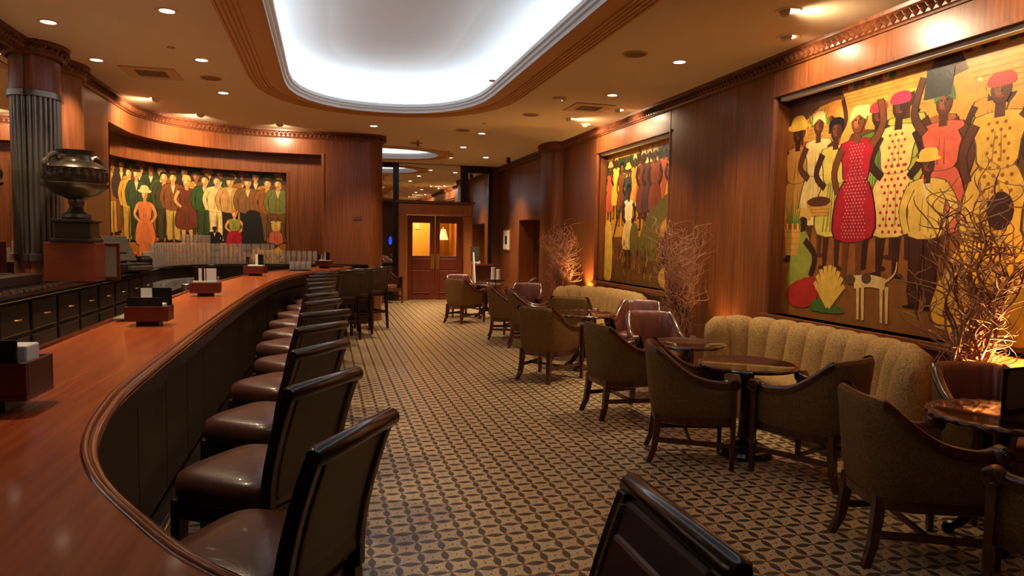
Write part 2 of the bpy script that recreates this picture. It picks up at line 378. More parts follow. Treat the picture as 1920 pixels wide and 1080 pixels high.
# fluted metal pillar against the mirror
t = thing('fluted_pillar', 'half-round pillar sheathed in fluted grey metal beside the bar mirror', 'pillar', (-2.94, 8.47, 0))
def half(rx, ry, n=40): return [(rx*sin(PI*i/n), -ry*cos(PI*i/n)) for i in range(n+1)]
mb = MB().sweep(half(.20, .25), [(0, 1.36), (0, 3.0)]); link('core', mb, 'silver_dark', t)
for i in range(14):
    a = PI*(i+.5)/14; x, y = .20*sin(a), -.25*cos(a)
    link('flute', MB().tube([(x, y, 1.37), (x, y, 2.99)], .022, 10), 'silver_dark', t, smooth=True)
link('cap_ring', MB().sweep(half(.20, .25), [(.0, 2.98), (.045, 2.98), (.045, 3.04), (0, 3.06)]), 'silver_dark', t, smooth=True)
link('upper_shaft', MB().sweep(half(.22, .28), [(0, 3.04), (0, 3.42)]), 'wall_wood', t, smooth=True)
link('base_ring', MB().sweep(half(.20, .25), [(.0, 1.30), (.05, 1.30), (.05, 1.37), (0, 1.38)]), 'silver_dark', t, smooth=True)
link('plinth', MB().sweep(half(.22, .27), [(0, 0), (0, 1.31)]), 'wall_wood', t, smooth=True)
# ------------------------------------------------------------------ cornices with carved leaves
prof = [(0, 3.385), (.02, 3.385), (.025, 3.40), (.045, 3.41), (.05, 3.485), (.075, 3.50), (.08, HC)]
def leaves(path, step=.075):
    pts = resample(path, step); mb = MB()
    for a, b in zip(pts, pts[1:]):
        t = (b-a).normalized(); nn = Vector((t.y, -t.x)); c = a
        def P(u, z, o): return (c.x+t.x*u+nn.x*o, c.y+t.y*u+nn.y*o, z)
        h = step*.47
        mb.add([P(0, 3.405, .05), P(h, 3.44, .052), P(0, 3.49, .055), P(-h, 3.44, .052), P(0, 3.45, .082)], [(0, 1, 4), (1, 2, 4), (2, 3, 4), (3, 0, 4)])
        mb.add([P(h, 3.455, .052), P(2*h*.9, 3.488, .055), P(h, 3.488, .078), P(h*.4, 3.488, .055)], [(0, 1, 2), (0, 2, 3)])
    return mb
cpL = [(-2.95, -2), (-2.95, 8.12)]+[(-2.94+.24*sin(PI*i/10), 8.47-.30*cos(PI*i/10)) for i in range(1, 10)]+[(-2.85, 8.75), (-2.85, 8.95)]+[(-2.85+.10*sin(PI*t/8), 8.98+.62*t/8) for t in range(1, 8)]+[(-2.85, 9.65), (-2.85, 11.1)]+ARC+[(0, 13.5), (.8, 13.5)]+arc(.8, 13.75, .25, -90, 0, 6)+[(1.05, 13.9)]
for nm, pth in (('trim_2', cpL), ('trim_3', [(XR, 18.25), (XR, -2)])):
    c = struct(link(nm, MB().sweep(pth, prof), 'cornice_wood', smooth=True))
    link('carved_leaves', leaves([Vector(p) for p in pth]), 'cornice_wood', c)['kind'] = 'stuff'

# ------------------------------------------------------------------ end wall, doors, mirrors
YE = 18.25
mb = MB().box(-1.4, 2.02, YE, YE+.2, 0, HC).box(3.47, 4.9, YE, YE+.2, 0, HC).box(2.02, 3.47, YE, YE+.2, 2.2, HC)
struct(link('wall_end', mb, 'wall_wood_dark'))
struct(link('wall_side', MB().box(-1.4, -1.3, 14.1, YE, 0, HC), 'wall_wood_dark'))
struct(link('wall_near', MB().box(-3.2, 4.9, -2.2, -2.0, 0, HC), 'wall_wood'))
mb = MB().box(1.78, 2.02, 17.95, YE, 0, 2.2).box(3.47, 3.71, 17.95, YE, 0, 2.2).box(1.78, 3.71, 17.95, YE, 2.2, 2.5)
ds = struct(link('trim_4', mb, 'frame_wood', bevel=.04, seg=3))
link('surround_cap', MB().box(1.73, 3.76, 17.91, YE, 2.5, 2.56), 'cornice_wood', ds, bevel=.01)
def door(name, x0, x1, hinge, px0, px1):
    y0, y1 = 18.10, 18.15
    mb = MB().box(x0, px0, y0, y1, .01, 2.19).box(px1, x1, y0, y1, .01, 2.19).box(px0, px1, y0, y1, .01, 1.15).box(px0, px1, y0, y1, 2.0, 2.19)
    d = struct(link(name, mb, 'door_wood', bevel=.006))
    link('pane', MB().box(px0, px1, 18.12, 18.13, 1.15, 2.0), 'pane', d)
    link('panel', MB().box(px0, px1, 18.085, 18.10, .80, 1.08), 'door_wood', d, bevel=.008)
    link('panel', MB().box(px0, px1, 18.085, 18.10, .22, .75), 'door_wood', d, bevel=.008)
    xe = x1-.06 if hinge < 0 else x0+.06
    link('push_plate', MB().box(xe-.05, xe+.05, 18.09, 18.10, .80, 1.20), 'brass', d)
    link('flush_bolt', MB().tube([(xe, 18.09, 1.93), (xe, 18.09, 2.12)], .01, 6), 'steel', d)
    for z in (.2, .77): link('panel_bead', MB().box(px0-.01, px1+.01, 18.075, 18.09, z-.008, z+.008), 'brass' if 0 else 'frame_wood', d)
door('door_1', 2.025, 2.74, -1, 2.16, 2.61); door('door_2', 2.75, 3.465, 1, 2.87, 3.31)
# framed mirrors on the end wall, above and beside the doors
def emirror(label, x0, x1, z0, z1, frame):
    t = thing('wall_mirror', label, 'mirror', ((x0+x1)/2, YE-.03, z0)); h = z1-z0; a = (x1-x0)/2
    link('mirror_glass', MB().box(-a, a, 0, .01, 0, h), 'mirror', t)
    mb = MB()
    l, r, b, tp = frame
    if l: mb.box(-a-l, -a, -.02, .03, -b, h+tp)
    if r: mb.box(a, a+r, -.02, .03, -b, h+tp)
    if b: mb.box(-a, a, -.02, .03, -b, 0)
    if tp: mb.box(-a, a, -.02, .03, h, h+tp)
    if mb.v: link('mirror_frame', mb, 'black_frame', t)
emirror('tall black-framed mirror left of the double doors', -.6, 1.66, .95, 3.40, (.1, .12, .1, .12))
emirror('wide mirror panel above the double doors', 1.81, 3.42, 2.57, 3.52, (.03, .03, 0, .01))
emirror('tall black-framed mirror right of the double doors', 3.62, 4.18, .95, 3.34, (.14, .10, .08, .18))
# room beyond the doors
mb = MB().box(1.2, 4.4, 20.1, 20.2, 0, 2.8).box(1.2, 1.3, 18.45, 20.1, 0, 2.8).box(4.3, 4.4, 18.45, 20.1, 0, 2.8).box(1.2, 4.4, 18.45, 20.2, 2.8, 2.9)
struct(link('wall_beyond', mb, 'yellow_wall'))
t = thing('console_table', 'console table beyond the double doors', 'table', (2.9, 19.55, 0))
link('top', MB().box(-.9, .6, -.2, .2, .98, 1.02), 'door_wood', t, bevel=.008); link('body', MB().box(-.85, .55, -.17, .17, 0, .98), 'door_wood', t, bevel=.01)
t = thing('table_lamp', 'lit table lamp with peach shade seen through the right door pane', 'lamp', (3.19, 19.5, 1.02))
link('lamp_base', MB().lathe([(0, 0), (.09, 0), (.09, .02), (.02, .05), (.018, .25), (.035, .3), (.015, .36), (.012, .56), (0, .56)]), 'brass', t, smooth=True)
link('shade', MB().lathe([(.14, .55), (.06, .85)], n=20), 'shade_glow', t, smooth=True)
link('finial', MB().lathe([(0, .84), (.02, .86), (.012, .9), (0, .93)], n=10), 'brass', t, smooth=True)
lamp('POINT', (3.19, 19.5, 1.72), 12, (1, .6, .28), parent=t, name='bulb', shadow_soft_size=.04)
t = thing('gilt_mirror', 'gilt-framed mirror on the yellow wall behind the lamp', 'mirror', (3.25, 20.06, 1.05))
link('mirror_glass', MB().box(-.2, .2, 0, .01, 0, 1.2), 'gold', t)
for x in (-.24, .24): link('frame_side', MB().tube([(x, 0, -.05+.04*k) for k in range(34)], [.035+.012*(k % 2) for k in range(34)], 8), 'gold', t, smooth=True)
tag(link('wall_thermostat', MB().box(2.46, 2.60, 20.07, 20.1, 1.86, 2.06), 'cream_plastic', bevel=.01), 'small white box on the yellow wall behind the left door pane', 'thermostat')
tag(link('flower_posy', MB().lathe([(0, 1.02), (.06, 1.03), (.08, 1.10), (.05, 1.16), (0, 1.18)], (2.2, 19.5, 0), 8), 'paper', smooth=True), 'small white posy behind the left door pane', 'flowers')
lamp('POINT', (2.3, 19.2, 2.5), 95, (1, .72, .34), name='hall_light', shadow_soft_size=.15)

# ------------------------------------------------------------------ ceiling, coves
def cove_path(cx, hw, y0, y1, b, n=14, e=2.25):
    pts = []
    for s, yc, sg in ((1, y1-b, 1), (-1, y0+b, -1)):
        for i in range(n+1):
            a = PI*i/n; c_, s_ = cos(a), sin(a)
            x = hw*(abs(c_)**(2/e))*(1 if c_ > 0 else -1); y = b*(abs(s_)**(2/e))
            pts.append((cx+x*sg, yc+sg*y))
    return pts
COV = [cove_path(.83, 1.30, .6, 10.95, 1.75), cove_path(1.05, 1.42, 15.35, 17.25, .9)]
def offset_path(path, o):
    n = len(path); out = []
    for i, p in enumerate(path):
        t = (Vector(path[(i+1) % n])-Vector(path[i-1])).normalized(); out.append((p[0]+t.y*o, p[1]-t.x*o))
    return out
import bmesh
bm = bmesh.new()
def loop(pts):
    vs = [bm.verts.new((x, y, HC)) for x, y in pts]
    for i in range(len(vs)): bm.edges.new((vs[i-1], vs[i]))
loop([(-3.4, -2.2), (5.0, -2.2), (5.0, 18.45), (-3.4, 18.45)])
RING = [.45, .40]
for c, r in zip(COV, RING): loop(offset_path(c, r))
bmesh.ops.triangle_fill(bm, use_beauty=True, use_dissolve=False, edges=bm.edges[:])
me = bpy.data.meshes.new('ceiling'); bm.to_mesh(me); bm.free(); me.materials.append(MAT['ceiling'])
ceil = bpy.data.objects.new('ceiling', me); COL.objects.link(ceil); struct(ceil)
for c, r in zip(COV, RING):
    pr = []
    for k in range(5):
        o = r-.045*k; pr += [(o, HC-.0), (o-.005, HC-.014), (o-.03, HC-.014), (o-.035, HC)]
    pr += [(.06, HC), (.05, HC-.015), (.03, HC-.015)]
    link('ribbed_moulding', MB().sweep(c, pr, True), 'cove_mould', ceil)
    link('cove_lip', MB().sweep(c, [(.03, HC-.015), (.03, HC+.03), (0, HC+.03), (0, HC+.065), (-.03, HC+.065), (-.03, HC+.11), (.03, HC+.11), (.34, HC+.07), (.36, HC+.20)], True), 'white_paint', ceil)
    dm = [(.36, HC+.20), (.34, HC+.30), (.22, HC+.40), (.05, HC+.47), (-.2, HC+.53), (-.5, HC+.56)]
    mb = MB().sweep(c, dm, True); inn = offset_path(c, -.5); mb.add([(x, y, HC+.56) for x, y in inn], [tuple(range(len(inn)))])
    link('cove_dome', mb, 'white_paint', ceil, smooth='all')
    link('led_strip', MB().sweep(c, [(.12, HC+.115), (.24, HC+.10), (.24, HC+.125), (.12, HC+.135), (.12, HC+.115)], True), 'led' if c is COV[0] else 'led_far', ceil)
# ------------------------------------------------------------------ ceiling fixtures
DL_POWER, EYE_POWER = 250, 90
def downlight(x, y, boost=1, first=[]):
    if not first:
        t = thing('downlight', 'small round recessed downlight glowing in the plaster ceiling', 'light', (x, y, HC), 0, 'recessed ceiling downlights')
        link('trim_ring', MB().lathe([(.062, .0), (.062, -.006), (.085, -.006), (.088, .0)], n=24), 'cream_plastic', t, smooth=True)
        link('lens', MB().lathe([(0, -.003), (.062, -.003)], n=24), 'lamp_glow', t)
        lamp('SPOT', (0, 0, -.02), DL_POWER, WARM, name='bulb', spot_size=math.radians(98), spot_blend=.85, shadow_soft_size=.05).parent = t
        first.append(t); return t
    o = dup(first[0], (x, y, HC))
    if boost != 1:
        for ch in o.children:
            if ch.type == 'LIGHT': ch.data = ch.data.copy(); ch.data.energy *= boost
    return o
for x, y in ((-2.47, 7.46), (-1.33, 6.76), (-2.48, 8.89), (-1.33, 8.5), (-1.35, 10.34), (.80, 12.45), (2.75, 12.6), (2.79, 14.6), (3.64, 16.2), (3.65, 6.89), (3.65, 8.7), (2.85, 16.6)): downlight(x, y, 2.4 if (x, y) == (3.64, 16.2) else 1)
# off-frame members of the same rows; nearest one added to brighten the floor
for x, y in ((-1.33, 4.95), (-1.33, 3.15), (-1.0, 16.2)): downlight(x, y, .5 if y < 4 else 1)
def eyeball(x, y, aim, power=None):
    a = Vector(aim)-Vector((x, y, HC)); rz = math.atan2(a.y, a.x)
    t = thing('eyeball_spot', EYL[0], 'light', (x, y, HC), rz, EYL[1])
    link('trim_ring', MB().lathe([(.07, .0), (.07, -.006), (.10, -.006), (.104, .0)], n=24), 'cream_plastic', t, smooth=True)
    link('eyeball', MB().lathe([(.068, 0), (.062, -.025), (.045, -.045), (.02, -.055), (0, -.057)], n=20, a0=PI/2, a1=3*PI/2), 'cream_plastic', t, smooth=True)
    link('lens', MB().lathe([(0, -.004), (.066, -.004)], n=20), 'spot_glow', t)
    L = math.hypot(a.x, a.y)
    l = lamp('SPOT', (.03, 0, -.05), power or EYE_POWER, (1, .75, .47), aim=(.03+L, 0, -.05+a.z), name='bulb', spot_size=math.radians(150), spot_blend=1.0, shadow_soft_size=.05); l.parent = t
EYL = ('tilted eyeball spotlight washing the right-hand panelled wall', 'eyeball spots by the right wall')
for x, y, ay, az, p in ((3.69, 5.13, 4.9, 2.9, 140), (4.15, 5.75, 5.75, 3.0, 56), (3.72, 10.56, 10.6, 2.9, 145), (4.15, 10.98, 11.0, 3.0, 58), (4.15, 9.63, 9.6, 3.0, 60), (3.69, 3.6, 3.4, 2.9, 90)): eyeball(x, y, (XR, ay, az), p)
EYL = ('tilted eyeball spotlight washing the curved wall over the bar', 'eyeball spots by the curved wall')
for x, y, ax, ay, p in ((-2.36, 11.1, -2.85, 11.4, 185), (-1.95, 12.28, -2.3, 12.9, 175), (-.77, 12.82, -.77, 13.5, 90)): eyeball(x, y, (ax, ay, 3.0), p)
def speaker(x, y, first=[]):
    if not first:
        t = thing('ceiling_speaker', 'round flush speaker grille in the ceiling', 'speaker', (x, y, HC), 0, 'flush ceiling speakers')
        link('grille', MB().lathe([(0, -.006), (.11, -.006), (.115, 0)], n=28), 'grille', t); link('rim', MB().lathe([(.112, 0), (.112, -.01), (.13, -.01), (.13, 0)], n=28), 'vent', t, smooth=True)
        first.append(t); return
    dup(first[0], (x, y, HC))
for x, y in ((-1.37, 9.43), (3.07, 6.75), (3.05, 10.46), (2.34, 12.35), (1.77, 14.34)): speaker(x, y)
for x, y, rz, lab in ((-2.02, 9.38, 0, 'square air vent in the ceiling above the bar'), (3.68, 9.62, 0, 'square air vent in the ceiling above the second seating group')):
    t = thing('air_vent', lab, 'vent', (x, y, HC), rz)
    link('frame', MB().box(-.3, .3, -.3, -.17, -.012, 0).box(-.3, .3, .17, .3, -.012, 0).box(-.3, -.17, -.17, .17, -.012, 0).box(.17, .3, -.17, .17, -.012, 0), 'vent', t)
    link('backing', MB().box(-.17, .17, -.17, .17, -.003, 0), 'dark_slot', t)
    for k in range(5): link('louvre', MB().box(-.17, .17, -.13+.065*k-.006, -.13+.065*k+.006, -.008, -.003), 'vent', t)
t = thing('smoke_detector', 'flat white wireless unit with a tiny blue-white light on the ceiling', 'detector', (3.05, 9.1, HC))
link('body', MB().lathe([(0, -.045), (.07, -.045), (.09, -.03), (.095, 0)], n=24), 'cream_plastic', t, smooth=True)
link('indicator', MB().lathe([(0, -.05), (.006, -.046)], (.02, -.05, 0), 8), 'led_dot', t)
for x, y in ((1.95, 8.4), (-1.55, 8.05), (2.55, 11.5), (2.6, 15.4)):
    tag(link('sprinkler_cover', MB().lathe([(0, -.012), (.035, -.012), (.04, 0)], (x, y, HC), 16), 'vent'), 'small round sprinkler cover plate on the ceiling', 'sprinkler', 'sprinkler plates')
t = thing('pendant_sprinkler', 'hanging sprinkler on a short stem beyond the long cove', 'sprinkler', (1.76, 14.0, HC))
link('stem', MB().tube([(0, 0, 0), (0, 0, -.11)], .02, 8), 'vent', t); link('deflector', MB().lathe([(0, -.10), (.09, -.115), (.09, -.12), (0, -.125)], n=16), 'vent', t)
t = thing('security_camera', 'small dark dome camera under the ceiling near the mirror', 'camera', (4.15, 16.05, HC))
link('mount', MB().lathe([(.05, 0), (.05, -.03), (0, -.03)], n=14), 'black', t); link('dome', MB().lathe([(.045, -.03), (.05, -.08), (.03, -.12), (0, -.13)], n=14), 'black_gloss', t, smooth=True)

# ------------------------------------------------------------------ the bar
BZ = 1.07
front = smooth_path([(2.6, .42), (1.6, .46), (.8, .60), (.30, .80), (-.05, 1.03), (-.22, 1.20), (-.36, 1.42), (-.50, 1.68), (-.60, 1.97), (-.665, 2.35), (-.70, 2.85), (-.71, 4.4), (-.70, 6.2), (-.66, 7.8), (-.58, 9.0), (-.42, 10.1), (-.14, 11.1), (.12, 11.7), (.32, 12.25), (.42, 12.8), (.45, 13.06)], 7)
front = [Vector((p[0], p[1])) for p in front]
# travel is away from the lens: the bartenders' side lies to the left, i.e. at negative offset
bar = thing('bar_counter', 'long curved bar with a polished reddish wooden top', 'bar', (0, 0, 0))
mb = MB().sweep(front, [(-.54, BZ-.05), (-.54, BZ), (.0, BZ), (0, BZ-.05), (-.54, BZ-.05)])
link('bar_top', mb, 'bar_top', bar)
def bead(o, z, r, n=8): return [(o+r*cos(2*PI*k/n), z+r*sin(2*PI*k/n)) for k in range(n+1)]
link('edge_moulding', MB().sweep(front, bead(.004, BZ-.004, .011)).sweep(front, bead(.02, BZ-.020, .017)).sweep(front, bead(.01, BZ-.046, .015)), 'bar_edge', bar, smooth='all')
link('back_lip', MB().sweep(front, [(-.56, BZ-.05), (-.56, BZ+.012), (-.535, BZ+.012), (-.53, BZ)]), 'bar_edge', bar)
link('apron', MB().sweep(front, [(-.02, BZ-.05), (-.02, BZ-.16), (-.10, BZ-.17), (-.20, BZ-.22)]), 'bar_die', bar, smooth=True)
link('bar_front', MB().sweep(front, [(-.20, BZ-.22), (-.20, .02)]).sweep(front, [(-.17, .12), (-.17, 0), (-.20, 0)]), 'bar_die', bar, smooth=True)
link('bar_back', MB().sweep(front, [(-.50, 0), (-.50, BZ-.05)]), 'bar_die', bar, smooth=True)
fp = resample(front, .62)
for a, b in zip(fp, fp[1:]):
    t = (b-a).normalized(); nn = Vector((t.y, -t.x)); c = (a+b)/2-nn*.19
    M = Matrix.Translation((c.x, c.y, 0)) @ Matrix.Rotation(math.atan2(t.y, t.x), 4, 'Z')
    if (b-a).length > .5: link('front_panel', MB().box(-.305, .305, -.02, -.004, .14, .84, M), 'bar_die', bar, bevel=.004)
link('foot_rail', MB().sweep(front, bead(-.02, .22, .02)), 'brass', bar, smooth='all')

# ------------------------------------------------------------------ bar stools
def make_stool():
    t = thing('bar_stool', 'x', 'stool')
    def ycurve(z): return -.20-.10*max(0, (z-.70)/.38)**1.5     # the back leans away
    rows = []
    for z in [.70+.37*i/6 for i in range(7)]: rows.append(z)
    def slab(x0, x1, th0, th1, z0, z1):
        mb = MB(); N = 7; ring = []
        for i in range(N+1):
            z = z0+(z1-z0)*i/N; y = ycurve(z); ring.append([(x0, y+th0, z), (x1, y+th0, z), (x1, y-th1, z), (x0, y-th1, z)])
        for r in ring: mb.v += r
        for i in range(N):
            for k in range(4): a, b = i*4+k, i*4+(k+1) % 4; mb.f.append((a, b, b+4, a+4))
        mb.f += [(3, 2, 1, 0), (N*4, N*4+1, N*4+2, N*4+3)]; return mb
    for s in (-1, 1):
        link('back_stile', slab(*(sorted((s*.17, s*.205))), .022, .022, .62, 1.07), 'stool_wood', t, bevel=.004)
        link('piping', slab(*(sorted((s*.160, s*.171))), .027, .027, .70, 1.05), 'chair_fabric', t)
    bp = link('backrest', slab(-.162, .162, .018, .018, .68, 1.06), 'stool_back', t, bevel=.008)
    link('back_pad', slab(-.145, .145, .03, -.012, .74, 1.0), 'stool_leather', t, bevel=.012)
    link('top_rail', MB().lathe([(0, -.215), (.02, -.215), (.027, -.205), (.027, .205), (.02, .215), (0, .215)], (0, -.305, 1.075), 14, axis='x'), 'stool_wood', t, smooth=True)
    mb = MB()
    cush = [(.0, .0), (.9, .0), (1, .02), (1.0, .07), (.97, .095), (.85, .112), (.5, .122), (0, .125)]
    N = 32; pr = []
    def se(a): c_, s_ = cos(a), sin(a); return (.225*abs(c_)**.42*(1 if c_ > 0 else -1), .215*abs(s_)**.42*(1 if s_ > 0 else -1)+.02)
    rr = []
    for k in range(N):
        x, y = se(2*PI*k/N); rr.append([(x*f, .02+(y-.02)*f, .635+z) for f, z in cush])
    mb.grid(rr, True); link('seat', mb, 'stool_leather', t, smooth='all')
    link('seat_rail', MB().box(-.205, .205, -.19, .225, .57, .64), 'stool_wood', t, bevel=.01)
    for sx in (-1, 1):
        mb = MB()
        for y0, y1 in ((.20, .215), (-.19, -.235)):
            a, b = .022, .016
            mb = MB().grid([[(sx*.18-a, y0-a, .62), (sx*.19-b, y1-b, 0)], [(sx*.18+a, y0-a, .62), (sx*.19+b, y1-b, 0)], [(sx*.18+a, y0+a, .62), (sx*.19+b, y1+b, 0)], [(sx*.18-a, y0+a, .62), (sx*.19-b, y1+b, 0)]], True)
            mb.f.append((1, 3, 5, 7)); link('leg', mb, 'stool_wood', t)
        link('stretcher', MB().box(sx*.187-.012, sx*.187+.012, -.21, .20, .28, .32), 'stool_wood', t)
    link('foot_rest', MB().box(-.18, .18, .195, .225, .22, .26), 'stool_wood', t, bevel=.004)
    link('stretcher', MB().box(-.18, .18, -.225, -.20, .28, .32), 'stool_wood', t)
    return t
ORD = ['first', 'second', 'third', 'fourth', 'fifth', 'sixth', 'seventh', 'eighth', 'ninth', 'tenth', 'eleventh', 'twelfth']
stool = make_stool(); used = []
def place_stool(rail, ang, label):
    a = math.radians(ang); f = Vector((cos(a), sin(a)))
    loc = (rail[0]+.305*f.x, rail[1]+.305*f.y, 0); rz = a-PI/2
    if not used: o = stool; o.location = loc; o.rotation_euler = (0, 0, rz)
    else: o = dup(stool, loc, rz)
    used.append(o); o['label'] = label; o['group'] = 'leather bar stools'
rails = [(.08, 1.87, 149), (.0, 2.57, 145), (-.02, 3.35, 146), (-.02, 4.13, 140), (.0, 4.86, 132), (-.02, 5.70, 142), (-.035, 6.42, 141), (-.04, 7.2, 145), (-.05, 7.95, 138), (-.05, 8.7, 126), (-.04, 9.45, 126), (0, 10.2, 122)]
for k, (x, y, a) in enumerate(rails):
    place_stool((x, y), a, 'dark leather bar stool, %s along the straight bar from its sweeping curve' % ORD[k])
place_stool((.638, 1.155), 180, 'dark bar stool standing alone opposite the curve, its padded front towards the bar')
place_stool((.38, 10.95), 118, 'dark bar stool at the far bend of the bar, next to the long row')
place_stool((.60, 11.55), 118, 'dark bar stool at the far bend, legs standing on open floor')
place_stool((.93, 12.28), 122, 'dark bar stool tucked at the very end of the bar by the rounded wall')
# ------------------------------------------------------------------ things on the bar
def caddy(loc, rz, label, kind, s=1.0):
    t = thing('napkin_caddy', label, 'caddy', loc, rz, 'napkin caddies on the bar')
    link('foot', MB().box(-.06*s, .06*s, -.045*s, .045*s, 0, .028*s), 'black', t)
    w_, d_, h_ = .115*s, .07*s, .115*s
    mb = MB().box(-w_, w_, -d_, d_, .028*s, .04*s).box(-w_, w_, -d_, -d_+.012, .04*s, h_).box(-w_, w_, d_-.012, d_, .04*s, h_).box(-w_, -w_+.012, -d_+.012, d_-.012, .04*s, h_).box(w_-.012, w_, -d_+.012, d_-.012, .04*s, h_)
    link('box', mb, 'box_wood', t, bevel=.003)
    link('napkin_stack', MB().box(-w_+.02, w_-.03, -.01*s, d_-.016, .045*s, h_+(.03*s if kind == 1 else .012)), 'paper', t, bevel=.006)
    if kind == 1: link('menu_card', MB().box(-w_+.012, w_-.03, -d_+.014, -d_+.024, .05*s, h_+.05*s), 'black', t)
    if kind == 2:
        link('menu_card', MB().box(-w_+.012, w_-.035, -d_+.014, -d_+.026, .05*s, h_+.05*s), 'black', t)
        link('drinks_list', MB().box(-.065*s, .11*s, d_-.03, d_-.018, .05*s, h_+.10*s), 'black', t)
        link('drinks_card', MB().box(-.055*s, .005*s, d_-.033, d_-.031, .06*s, h_+.098*s), 'paper', t)
    if kind == 3:
        link('drinks_list', MB().box(-.09*s, .085*s, 0, .012, .05*s, h_+.115*s), 'black', t)
        for a, b in ((-.055, -.03), (-.012, -.003), (.005, .08)): link('drinks_card', MB().box(a*s, b*s, -.003, 0, .06*s, h_+.113*s), 'paper', t)
    if kind == 4:
        link('menu_card', MB().box(-.10*s, -.085*s, -.02, .05, .05*s, h_+.10*s), 'black', t)
        link('drinks_list', MB().box(.03*s, .09*s, .0, .012, .05*s, h_+.13*s), 'black', t)
        link('drinks_card', MB().box(.0, .03*s, .0, .006, .05*s, h_+.13*s), 'paper', t)
    return t
caddy((-.985, 2.39, BZ), math.radians(-3), 'reddish wooden caddy with white napkins and black card, beside the bar curve', 1, 1.3)
caddy((-.99, 4.43, BZ), math.radians(-2), 'reddish wooden caddy with black menus and one white card', 2, 1.0)
caddy((-1.005, 6.5, BZ), math.radians(2), 'reddish wooden caddy with striped black and white cards', 3, 1.05)
caddy((-.90, 9.75, BZ), math.radians(-15), 'open-fronted wooden caddy of napkins midway to the far bend', 4, 1.15)
caddy((-.03, 12.2, BZ), math.radians(-30), 'wooden caddy with white cards at the far bend of the bar', 4, 1.1)
tag(link('serving_tray', MB().box(.04, .30, 12.48, 12.68, BZ, BZ+.03), 'black', bevel=.01), 'flat dark tray lying at the end of the bar', 'tray')
t = thing('bar_mat', 'pale folded mat on the inner edge of the bar', 'mat', (-1.20, 4.9, BZ+.012))
link('sheet', MB().box(-.035, .035, -.28, .25, 0, .008), 'greypaper', t)

# ------------------------------------------------------------------ back bar
KZ = 1.10
bb = [(-2.85, -1.5), (-2.85, 8.5)]
backbar = thing('back_bar', 'dark back bar counter with drawers running under the mirror', 'counter', (0, 0, 0))
BX = -2.36
link('counter_top', MB().box(-2.94, BX+.06, -1.5, 8.18, KZ-.04, KZ).box(-2.70, BX+.06, 8.18, 8.76, KZ-.04, KZ).box(-2.85, BX+.06, 8.76, 10.9, KZ-.04, KZ), 'black_gloss', backbar, bevel=.008)
link('carcass', MB().box(-2.94, BX-.03, -1.5, 8.18, 0, KZ-.04).box(-2.70, BX-.03, 8.18, 8.76, 0, KZ-.04).box(-2.85, BX-.03, 8.76, 10.9, 0, KZ-.04), 'bar_die', backbar)
link('raised_shelf', MB().box(-2.915, -2.72, -1.5, 7.88, KZ, KZ+.09), 'bar_die', backbar, bevel=.006)
for k in range(13):
    y = 3.0+.6*k
    for z0, z1 in ((.78, 1.02), (.42, .74)):
        d = link('drawer', MB().box(BX-.03, BX-.008, y+.03, y+.56, z0, z1), 'bar_die', backbar, bevel=.008)
        link('handle', MB().tube([(BX+.0, y+.25, (z0+z1)/2), (BX+.018, y+.26, (z0+z1)/2), (BX+.018, y+.33, (z0+z1)/2), (BX+.0, y+.34, (z0+z1)/2)], .006, 6), 'brass', d, smooth=True)
for k in range(26):
    pass
for row, x in enumerate((-2.46, -2.52)):
    for k in range(14):
        y = 6.2+.13*k
        tag(link('bar_mat_bar', MB().box(x-.006, x+.006, y, y+.09, KZ, KZ+.012), 'steel'), 'short steel strip of the rail along the back bar edge', 'rail', 'steel rail strips on the back bar')
# curved ledge below the mural with the glasses
ledge = thing('curved_ledge', 'dark curved ledge below the mural carrying rows of glasses', 'shelf', (0, 0, 0))
lp = [(-2.85, 10.9), (-2.85, 11.1)]+ARC+[(-.3, 13.5), (.75, 13.5)]
link('ledge_top', MB().sweep(lp, [(-.0, KZ-.04), (.42, KZ-.04), (.43, KZ-.02), (.42, KZ), (-.5, KZ), (-.5, KZ-.04), (0, KZ-.04)]), 'black_gloss', ledge, smooth=True)
link('ledge_front', MB().sweep(lp, [(.38, 0), (.38, KZ-.04)]), 'bar_die', ledge, smooth=True)
link('lower_shelf', MB().sweep(lp[:14], [(.38, .74), (.70, .74), (.70, .78), (.38, .78)]), 'steel', ledge, smooth=True)
link('lower_front', MB().sweep(lp[:14], [(.68, 0), (.68, .74)]), 'bar_die', ledge, smooth=True)
def tumbler(h=.115, r=.040, n=14):
    return MB().lathe([(0, .004), (r*.8, .004), (r*.82, 0), (r*.86, .004), (r, h), (r-.003, h), (r*.82, .014), (0, .014)], n=n)
def goblet(h=.17, r=.042, n=14):
    return MB().lathe([(0, 0), (r*.85, .002), (r*.8, .006), (.006, .012), (.005, h*.42), (r*.7, h*.52), (r, h*.72), (r*.86, h), (r*.83, h), (r*.95, h*.72), (r*.6, h*.54), (0, h*.47)], n=n)
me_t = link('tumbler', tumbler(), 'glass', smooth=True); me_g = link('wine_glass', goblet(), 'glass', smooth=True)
firstg = {'t': me_t, 'g': me_g}; seen = set()
def put_glass(kind, x, y, z, label, group, flip=False):
    b = firstg[kind]
    o = b if kind not in seen else b.copy()
    if kind in seen: COL.objects.link(o)
    seen.add(kind); o.location = (x, y, z+(.115 if flip and kind == 't' else 0)); o.rotation_euler = (PI if flip else 0, 0, random.random())
    tag(o, label, 'glass', group); return o
gp = resample([Vector(p) for p in lp], .092)
def along(off, k):
    a = gp[k]; b = gp[min(k+1, len(gp)-1)]; t = (b-a).normalized(); return a.x+t.y*off, a.y-t.x*off
ng = len(gp)
